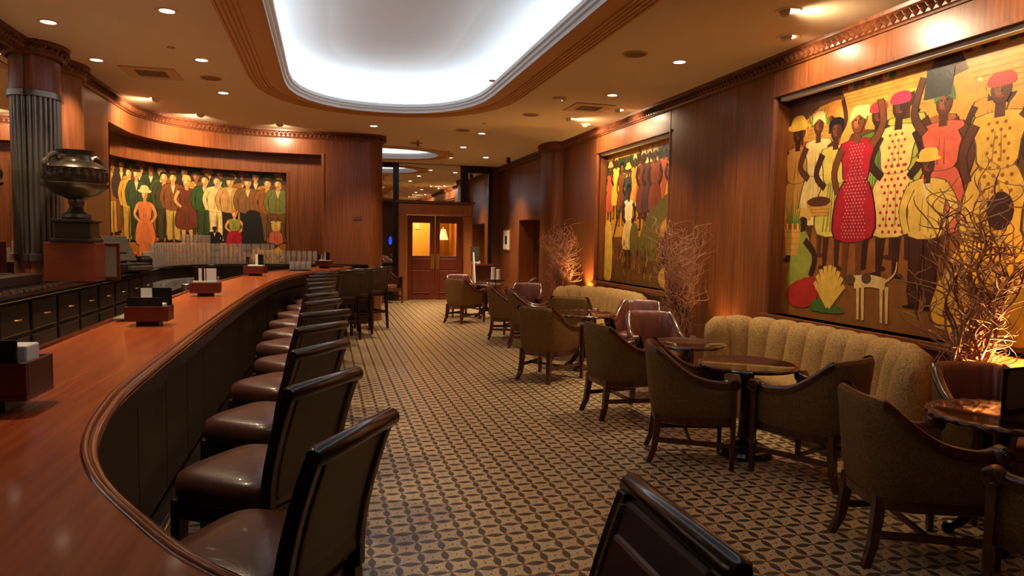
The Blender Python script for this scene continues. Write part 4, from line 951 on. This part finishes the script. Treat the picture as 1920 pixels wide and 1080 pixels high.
# ------------------------------------------------------------------ wall paintings: crowds of simple painted figures
class Canvas:
    def __init__(s, fn, knots=None): s.knots = knots; s.fn = fn; s.v = []; s.f = []; s.c = []; s.k = 0; s.rk = 0
    def poly(s, pts, col, smooth=True, lift=None):
        if smooth and len(pts) > 3: pts = [(p[0], p[1]) for p in smooth_path(pts, 3, True)]
        s.k += 1; d = .0012+.000004*s.k if lift is None else lift
        if s.knots is None: s.put(pts, d, col); return
        lo, hi = min(p[0] for p in pts), max(p[0] for p in pts)      # on a curved wall: cut at the facets
        for a, b in zip(s.knots, s.knots[1:]):
            if b <= lo or a >= hi: continue
            q = pts
            for lim, sg in ((a, 1), (b, -1)):
                out = []
                for i in range(len(q)):
                    p0, p1 = q[i-1], q[i]; i0, i1 = (p0[0]-lim)*sg >= 0, (p1[0]-lim)*sg >= 0
                    if i0 != i1: t = (lim-p0[0])/(p1[0]-p0[0]); out.append((lim, p0[1]+(p1[1]-p0[1])*t))
                    if i1: out.append(p1)
                q = out
                if len(q) < 3: break
            if len(q) >= 3: s.put(q, d, col)
    def put(s, pts, d, col):
        o = len(s.v); s.v += [s.fn(u, v_, d) for u, v_ in pts]; s.f.append(tuple(range(o, o+len(pts)))); s.c.append(srgb(*col))
    def shape(s, pts, col, smooth=True):      # a filled shape with a darker painted contour and one fold
        cu = sum(p[0] for p in pts)/len(pts); cv = sum(p[1] for p in pts)/len(pts); dk = tuple(c*.42 for c in col)
        s.poly([(cu+(p[0]-cu)*1.05+(.006 if p[0] > cu else -.006), cv+(p[1]-cv)*1.02) for p in pts], dk, smooth); s.poly(pts, col, smooth)
        h = max(p[1] for p in pts)-min(p[1] for p in pts); md = tuple(c*.72 for c in col)
        for q in (-.25, .2): s.limb([(cu+q*.28*h, cv+.22*h), (cu+q*.34*h, cv-.05*h), (cu+q*.42*h, cv-.40*h)], .006, .016, md)
    def face(s, u, v, sc, skin):
        dk = tuple(c*.35 for c in skin); lt = tuple(min(255, c*1.35+12) for c in skin)
        s.ell(u-.02*sc, v+.01*sc, .035*sc, .07*sc, lt)
        for q in (-.032, .034): s.ell(u+q*sc, v+.022*sc, .017*sc, .008*sc, dk)
        s.limb([(u+.004*sc, v+.02*sc), (u+.010*sc, v-.025*sc)], .006*sc, .016*sc, dk); s.ell(u+.002*sc, v-.055*sc, .026*sc, .009*sc, (150, 50, 40))
    def arm(s, pts, w0, w1, col):
        s.limb(pts, w0*1.22, w1*1.3, tuple(c*.45 for c in col)); s.limb(pts, w0, w1, col)
    def rect(s, u0, u1, v0, v1, col, n=1):
        s.rk += 1
        for i in range(n):
            a, b = u0+(u1-u0)*i/n, u0+(u1-u0)*(i+1)/n; s.poly([(a, v0), (b, v0), (b, v1), (a, v1)], col, False, .0002*s.rk)
    def ell(s, u, v, a, b, col, rot=0, n=14):
        s.poly([(u+a*cos(2*PI*k/n)*cos(rot)-b*sin(2*PI*k/n)*sin(rot), v+a*cos(2*PI*k/n)*sin(rot)+b*sin(2*PI*k/n)*cos(rot)) for k in range(n)], col, False)
    def limb(s, pts, w0, w1, col):
        P = [Vector(p) for p in smooth_path(pts, 4)]; n = len(P); L = []; R_ = []
        for i, p in enumerate(P):
            t = (P[min(i+1, n-1)]-P[max(i-1, 0)]).normalized(); w = (w0+(w1-w0)*i/(n-1))/2; L.append((p.x-t.y*w, p.y+t.x*w)); R_.append((p.x+t.y*w, p.y-t.x*w))
        s.poly(L+R_[::-1], col, False)
    def dots(s, u, v, a, b, col, r, step, R):
        k = 0; y = v-b
        while y < v+b:
            x = u-a+(step/2 if k % 2 else 0)
            while x < u+a:
                w = .72+.28*abs((y-v)/b)
                if abs(x-u) < a*w: s.ell(x, y, r, r, col, 0, 6)
                x += step
            y += step*.8; k += 1
    def stripes(s, u, v0, v1, w0, w1, col, n):
        for i in range(n):
            f = (i+.5)/n*2-1; s.limb([(u+f*w1, v1), (u+f*(w0+w1)/2*1.02, (v0+v1)/2), (u+f*w0, v0)], .012, .016, col)
    def finish(s, name, parent):
        me = bpy.data.meshes.new(name); me.from_pydata(s.v, [], s.f); me.update(); ca = me.color_attributes.new('paint', 'FLOAT_COLOR', 'CORNER'); i = 0
        for p, c in zip(me.polygons, s.c):
            for _ in p.vertices: ca.data[i].color = c; i += 1
        me.materials.append(MAT['paint']); o = bpy.data.objects.new(name, me); COL.objects.link(o); o.parent = parent; return o
SK = [(92, 50, 24), (74, 38, 20), (112, 62, 30), (60, 32, 18)]
def woman(C, u, v, h, dress, skin, head='scarf', hcol=(230, 190, 80), pat=None, patc=None, lean=0., arm=0, top=None):
    s = h/1.7; f = lambda a, b: (u+(a*1.2+lean*b)*s, v+b*s)
    for q in (-.07, .07): C.limb([f(q, .55), f(q*1.1, .25), f(q*1.15, .03)], .11*s, .06*s, skin); C.ell(*f(q*1.5, .02), .07*s, .025*s, skin)
    C.shape([f(-.10, 1.0), f(.10, 1.0), f(.21, .75), f(.20, .42), f(-.20, .40), f(-.22, .75)], dress)
    C.shape([f(-.17, 1.36), f(.17, 1.36), f(.15, 1.15), f(.11, .97), f(-.11, .97), f(-.15, 1.15)], top or dress)
    if pat == 'dots': C.dots(*f(0, .72), .17*s, .30*s, patc, .017*s, .075*s, None); C.dots(*f(0, 1.17), .12*s, .15*s, patc, .015*s, .07*s, None)
    if pat == 'fine': C.dots(*f(0, .72), .18*s, .30*s, patc, .007*s, .042*s, None); C.dots(*f(0, 1.17), .12*s, .16*s, patc, .006*s, .04*s, None)
    if pat == 'stripe': C.stripes(u, v+.42*s, v+.98*s, .18*s, .09*s, patc, 6)
    C.limb([f(0, 1.34), f(0, 1.47)], .09*s, .08*s, skin)
    C.ell(*f(.0, 1.55), .088*s, .118*s, tuple(c*.5 for c in skin)); C.ell(*f(.0, 1.55), .082*s, .112*s, skin); C.face(*f(0, 1.55), s, skin)
    if arm == 0:
        C.arm([f(-.17, 1.31), f(-.25, 1.08), f(-.12, .92)], .085*s, .06*s, skin); C.arm([f(.17, 1.31), f(.25, 1.08), f(.14, .90)], .085*s, .06*s, skin)
    else:
        C.arm([f(.16*arm, 1.30), f(.27*arm, 1.5), f(.20*arm, 1.82)], .085*s, .06*s, skin); C.arm([f(-.17*arm, 1.31), f(-.25*arm, 1.08), f(-.20*arm, .86)], .085*s, .06*s, skin)
    if head == 'scarf': C.poly([f(-.09, 1.56), f(-.07, 1.68), f(.0, 1.71), f(.07, 1.68), f(.09, 1.56), f(0, 1.62)], hcol)
    if head == 'hat': C.ell(*f(0, 1.63), .20*s, .05*s, hcol); C.poly([f(-.10, 1.64), f(-.07, 1.75), f(.07, 1.75), f(.10, 1.64)], hcol)
    if head == 'hair': C.poly([f(-.09, 1.52), f(-.09, 1.66), f(.0, 1.70), f(.09, 1.66), f(.09, 1.52), f(.05, 1.61), f(-.05, 1.61)], (24, 18, 14))
    if head == 'basket':
        C.poly([f(-.09, 1.58), f(-.07, 1.67), f(.07, 1.67), f(.09, 1.58)], hcol); basket(C, u+lean*1.8*s, v+1.68*s, .36*s, .24*s)
def basket(C, u, v, w, h, fruit=True):
    C.poly([(u-w*.7, v), (u+w*.7, v), (u+w, v+h), (u-w, v+h)], (206, 150, 62), False)
    for k in range(1, 5): C.limb([(u-w*(.7+.3*k/5), v+h*k/5), (u+w*(.7+.3*k/5), v+h*k/5)], .006, .006, (160, 108, 40))
    if fruit:
        for k in range(9):
            a = u-w*.85+w*1.7*k/8; C.ell(a, v+h*1.08, w*.13, h*.2, [(190, 60, 36), (226, 176, 60), (96, 118, 44)][k % 3])
        for k in range(7):
            a = u-w*.6+w*1.2*k/6; C.limb([(a, v+h*1.1), (a+(k-3)*.03*w*3, v+h*1.75)], .03, .004, (98, 124, 46))
def man(C, u, v, h, coat, trous, skin, hat=None, hatc=(90, 60, 30), elbow=1, pat=None):
    s = h/1.75; f = lambda a, b: (u+a*1.22*s, v+b*s)
    for q in (-1, 1): C.shape([f(q*.01, .95), f(q*.15, .95), f(q*.15, .5), f(q*.13, .07), f(q*.03, .07), f(q*.02, .5)], trous); C.poly([f(q*.03, .07), f(q*.2, .02), f(q*.2, 0), f(q*.02, 0)], (30, 22, 16), False)
    C.shape([f(-.19, 1.42), f(.19, 1.42), f(.19, 1.1), f(.17, .82), f(-.17, .82), f(-.19, 1.1)], coat)
    C.arm([f(.18, 1.37), f(.30*elbow, 1.12), f(.17, .93)], .11*s, .08*s, coat); C.arm([f(-.18, 1.37), f(-.26, 1.12), f(-.20, .85)], .11*s, .08*s, coat)
    C.poly([f(-.05, 1.42), f(.05, 1.42), f(0, 1.2)], (226, 200, 140), False)
    C.limb([f(0, 1.4), f(0, 1.5)], .09*s, .09*s, skin); C.ell(*f(0, 1.6), .091*s, .121*s, tuple(c*.5 for c in skin)); C.ell(*f(0, 1.6), .085*s, .115*s, skin); C.face(*f(0, 1.6), s, skin)
    if hat: C.ell(*f(0, 1.67), .17*s, .03*s, hatc); C.poly([f(-.09, 1.67), f(-.08, 1.78), f(.08, 1.78), f(.09, 1.67)], hatc)
    else: C.poly([f(-.09, 1.58), f(-.09, 1.69), f(0, 1.73), f(.09, 1.69), f(.09, 1.58), f(.04, 1.66), f(-.04, 1.66)], hatc)
R = random.Random(3)
YEL, ORG, RED, GRN, OLV, DKG, CRM, PNK = (236, 186, 66), (206, 112, 52), (176, 28, 44), (74, 104, 42), (150, 150, 56), (40, 48, 34), (238, 204, 126), (214, 96, 70)
# --- large market painting on the right wall (u runs from the far jamb towards the lens)
def wallfn(y0, z0): return lambda u, v_, d: (MX-d, y0-u, z0+v_)
R = random.Random(3)
t = thing('market_painting', 'large painting of market women with baskets over the long sofa', 'painting', (0, 0, 0))
C = Canvas(wallfn(M3[1], M3[2])); Wm, Hm = M3[1]-M3[0], M3[3]-M3[2]
C.rect(0, Wm, 0, Hm, (150, 88, 38)); C.rect(0, Wm, 0, .5, (138, 86, 36)); C.rect(0, Wm, Hm-.28, Hm, (96, 58, 30))
C.poly([(0, 1.3), (.3, 2.0), (.9, 2.1), (1.5, 1.9), (2.2, 2.1), (3.0, 1.9), (3.8, 2.1), (3.8, 1.2), (0, 1.1)], (222, 150, 60))
for k in range(9):      # a back row with hats and loads carried high
    uu = .22+.42*k; woman(C, uu, .92+.06*(k % 2), 1.05, [(170, 96, 44), (206, 150, 60), (92, 60, 34), (150, 150, 60)][k % 4], SK[k % 4], ['hat', 'scarf', 'hat'][k % 3], [YEL, (206, 120, 50), CRM][k % 3], arm=(1 if k % 2 else 0))
for uu, vv, ww in ((.45, 1.72, .17), (1.55, 1.86, .26), (2.55, 1.84, .34), (3.3, 1.8, .3)): basket(C, uu, vv, ww, .2)
woman(C, .16, .55, 1.45, (196, 138, 62), SK[3], 'hat', YEL, arm=-1)
woman(C, 1.55, .62, 1.5, (170, 170, 60), SK[1], 'hat', YEL)
woman(C, .47, .62, 1.42, CRM, SK[0], 'scarf', CRM)
woman(C, .72, .50, 1.45, (220, 196, 88), SK[1], 'hair', pat='stripe', patc=(130, 132, 50))
woman(C, 1.24, .52, 1.5, (96, 128, 44), SK[3], 'basket', (190, 50, 60), pat='stripe', patc=(170, 176, 72))
woman(C, 1.42, .46, 1.6, (236, 196, 110), SK[3], 'basket', (210, 50, 80), pat='dots', patc=(190, 40, 40), lean=.04)
woman(C, 1.0, .42, 1.58, RED, SK[2], 'scarf', (220, 196, 120), pat='fine', patc=(240, 200, 180), arm=1)
basket(C, 1.10, 2.02-.0, .33, .17)
woman(C, 1.92, .50, 1.5, PNK, SK[0], 'scarf', (80, 120, 60), arm=-1)
C.poly([(1.72, 1.92), (1.98, 1.92), (2.0, 2.14), (1.74, 2.16)], (58, 60, 58), False)
woman(C, 2.40, .40, 1.62, (222, 172, 66), SK[0], 'basket', (200, 60, 50), pat='dots', patc=(150, 90, 40), arm=1)
woman(C, 2.9, .4, 1.6, (190, 130, 56), SK[1], 'hat', GRN); woman(C, 3.35, .4, 1.6, (216, 160, 60), SK[0], 'basket', RED)
basket(C, .52, 1.02, .19, .16, False); C.ell(.52, 1.16, .17, .05, (90, 48, 24))
man(C, 1.80, .22, 1.28, (230, 186, 84), SK[1], SK[1], 'y', (232, 186, 76), 1)
# crouching vendors and fruit in the foreground
C.poly([(.10, .22), (.18, .80), (.36, .86), (.46, .6), (.42, .3)], OLV); C.ell(.29, .96, .075, .10, SK[3]); C.poly([(.14, .92), (.2, 1.1), (.40, 1.08), (.40, .98), (.28, 1.02)], (214, 166, 80)); C.limb([(.34, .78), (.5, .62), (.44, .42)], .08, .06, SK[3])
C.poly([(.12, .30), (.5, .42), (.56, .22), (.40, .10), (.15, .12)], (176, 44, 34)); basket(C, .14, .62, .13, .3, True)
C.poly([(.5, .08), (.95, .10), (.7, .2), (.5, .18)], GRN)
for k in range(9): C.limb([(.72, .14), (.72+.22*cos(.35+k*.3), .26+.28*sin(.35+k*.3))], .06, .05, (226, 180, 76))
# a small dog
C.limb([(1.05, .40), (1.25, .42), (1.42, .40)], .12, .10, (226, 190, 120)); C.ell(1.0, .42, .07, .045, (90, 70, 50)); C.ell(1.2, .44, .06, .05, (84, 66, 48))
for q in (1.1, 1.16, 1.38, 1.44): C.limb([(q, .38), (q+.01, .2), (q+.02, .06)], .04, .025, (222, 184, 112))
C.limb([(1.42, .42), (1.52, .5), (1.54, .6)], .02, .01, (226, 190, 120))
C.poly([(1.95, .1), (2.05, .62), (2.35, .86), (2.75, .7), (2.95, .1)], (232, 172, 48)); C.ell(2.45, 1.0, .11, .14, SK[3])
C.poly([(2.95, .1), (3.1, .8), (3.5, .9), (3.8, .3), (3.8, .1)], (120, 80, 34))
C.finish('canvas', t)
# --- farther market painting
t = thing('market_painting', 'tall painting of a field crowd with a white-bloused figure over the second sofa', 'painting', (0, 0, 0))
C = Canvas(wallfn(M2[1], M2[2])); Wm, Hm = M2[1]-M2[0], M2[3]-M2[2]
C.rect(0, Wm, 0, Hm, (206, 142, 50)); C.rect(0, Wm, 0, .75, (110, 74, 34)); C.rect(0, Wm, Hm-.42, Hm-.12, (52, 66, 44)); C.rect(0, Wm, Hm-.12, Hm, (206, 150, 56))
for k in range(26): C.limb([(.03+k*.105, Hm-.36), (.03+k*.105, Hm-.10-.05*(k % 3))], .06, .02, (40, 50, 34))
C.poly([(0, 1.35), (.9, 1.5), (1.2, 1.75), (.2, 1.75)], (196, 180, 70))
cols = [(214, 100, 58), YEL, (120, 70, 44), (60, 70, 66), (226, 150, 60), (206, 90, 50), (224, 176, 80), (150, 84, 50)]
for k in range(11): woman(C, .16+.245*k, .95+.1*sin(k*1.7), 1.05, cols[k % 8], SK[k % 4], ['hat', 'scarf', 'hair'][k % 3], YEL if k % 2 else CRM, arm=0 if k % 2 else 1)
for k in range(3): woman(C, 1.45+.2*k, .85, 1.25, [(110, 62, 44), (90, 60, 56), (140, 70, 40)][k], SK[1], 'scarf', CRM)
C.poly([(1.35, .55), (1.6, 1.05), (2.2, 1.35), (2.65, 1.5), (2.65, 1.2), (2.1, .95), (1.9, .4)], (112, 96, 44))
woman(C, .95, .25, 1.35, (226, 188, 110), SK[3], 'hair', top=(238, 210, 150)); C.ell(1.18, .72, .17, .26, (110, 96, 42))
for k in range(120):
    C.limb([(R.uniform(.35, 2.4), R.uniform(.02, .65)) for _ in (0,)]+[(0, 0)] if 0 else (lambda a, b: [(a, b), (a+R.uniform(-.03, .03), b+.09)])(R.uniform(.35, 2.4), R.uniform(.02, .62)), .035, .012, [(198, 130, 50), (70, 66, 34), (150, 62, 34), (120, 100, 44), (44, 36, 22)][k % 5])
for k in range(14): C.limb([(.25+.02*k, .5+.05*k), (.30+.03*k, .62+.05*k)], .03, .01, (50, 56, 30))
C.poly([(.0, .05), (.0, .95), (.22, 1.0), (.32, .7), (.3, .05)], (246, 200, 76)); C.ell(2.33, .55, .2, .34, (50, 28, 18)); C.ell(2.3, .16, .25, .16, (222, 160, 66)); C.ell(2.33, .22, .09, .14, (46, 26, 18))
C.finish('canvas', t)
# --- curved crowd painting behind the bar
cpp = [Vector(p) for p in pathN if p[0] < -.69]; cpp = resample([Vector((-2.85, 10.72))]+cpp[1:]+[Vector((-.7, 13.5))], .05); cl = []
for i in range(len(cpp)):
    a, b = cpp[max(i-1, 0)], cpp[min(i+1, len(cpp)-1)]; d = (b-a).normalized(); cl.append((cpp[i]-Vector((d.y, -d.x))*D2, Vector((d.y, -d.x))))
SL = [0]
for i in range(1, len(cl)): SL.append(SL[-1]+(cl[i][0]-cl[i-1][0]).length)
WT = SL[-1]
def curved(u, v_, d):
    u = max(0, min(WT-1e-6, u)); i = max(k for k in range(len(SL)) if SL[k] <= u); i = min(i, len(SL)-2); f = (u-SL[i])/(SL[i+1]-SL[i])
    p = cl[i][0].lerp(cl[i+1][0], f); nn = cl[i][1].lerp(cl[i+1][1], f).normalized(); return (p.x+nn.x*(d+.004), p.y+nn.y*(d+.004), 1.12+v_)
t = thing('crowd_painting', 'curved painting of a well-dressed standing crowd behind the bar', 'painting', (0, 0, 0))
C = Canvas(curved, SL)
C.rect(0, WT, 0, 1.66, (168, 104, 36), 40); C.rect(0, WT, .62, 1.66, (112, 112, 44), 40); C.rect(0, WT, 1.42, 1.66, (44, 46, 28), 40)
back = [(70, 84, 40), (150, 90, 40), (60, 44, 30), (190, 140, 60), (120, 70, 36), (52, 62, 42)]
for k in range(int(WT/.21)): man(C, .1+.21*k, .42+.03*(k % 3), 1.2, back[k % 6], back[(k+2) % 6], [(206, 150, 84), (150, 90, 46)][k % 2], 'y' if k % 3 else None, back[(k+3) % 6])
x0 = WT-3.05
def X(px): return x0+(px-205)/330.*3.05      # spread across the part in view
for px, kind, a, b in ((222, 'm', (196, 150, 60), (180, 140, 60)), (240, 'm', (60, 74, 46), (50, 60, 40)), (300, 'm', (70, 72, 40), (70, 62, 38)), (318, 'm', (130, 78, 40), (196, 158, 76)), (345, 'w', (112, 56, 36), 0), (380, 'm', (58, 84, 36), (56, 74, 34)), (403, 'm', (240, 206, 130), (240, 206, 130)), (428, 'm', (200, 150, 80), (44, 34, 26)), (462, 'm', (134, 92, 44), (36, 30, 24)), (500, 'm', (150, 88, 44), (120, 80, 40)), (520, 'm', (120, 120, 56), (110, 80, 40))):
    if kind == 'm': man(C, X(px), .34, 1.22, a, b, (214, 154, 86), 'y' if px in (428, 240, 462) else None, (70, 44, 26))
    else: woman(C, X(px), .30, 1.22, a, (214, 160, 92), 'scarf', (222, 180, 96), top=a)
woman(C, X(258), .02, 1.22, (208, 116, 62), (206, 140, 80), 'hat', (226, 196, 120)); C.poly([(X(243), .0), (X(250), .6), (X(266), .6), (X(276), .0)], (204, 110, 56))
man(C, X(398), .02, .62, (28, 24, 20), (28, 24, 20), (40, 26, 18), None, (20, 16, 12))
woman(C, X(436), .08, .86, (170, 28, 40), (226, 150, 84), 'scarf', (206, 120, 54), top=(150, 150, 56)); C.poly([(X(452), .2), (X(455), .85), (X(475), .95), (X(488), .8), (X(490), .2)], (34, 30, 26))
woman(C, X(516), .15, .75, (206, 100, 70), (120, 66, 36), 'scarf', (150, 40, 44), top=(224, 180, 90))
C.poly([(X(470), .0), (X(478), .28), (X(520), .28), (X(528), .0)], (222, 166, 66)); C.ell(X(499), .28, (X(520)-X(478))/2, .07, (80, 46, 26))
C.finish('canvas', t)
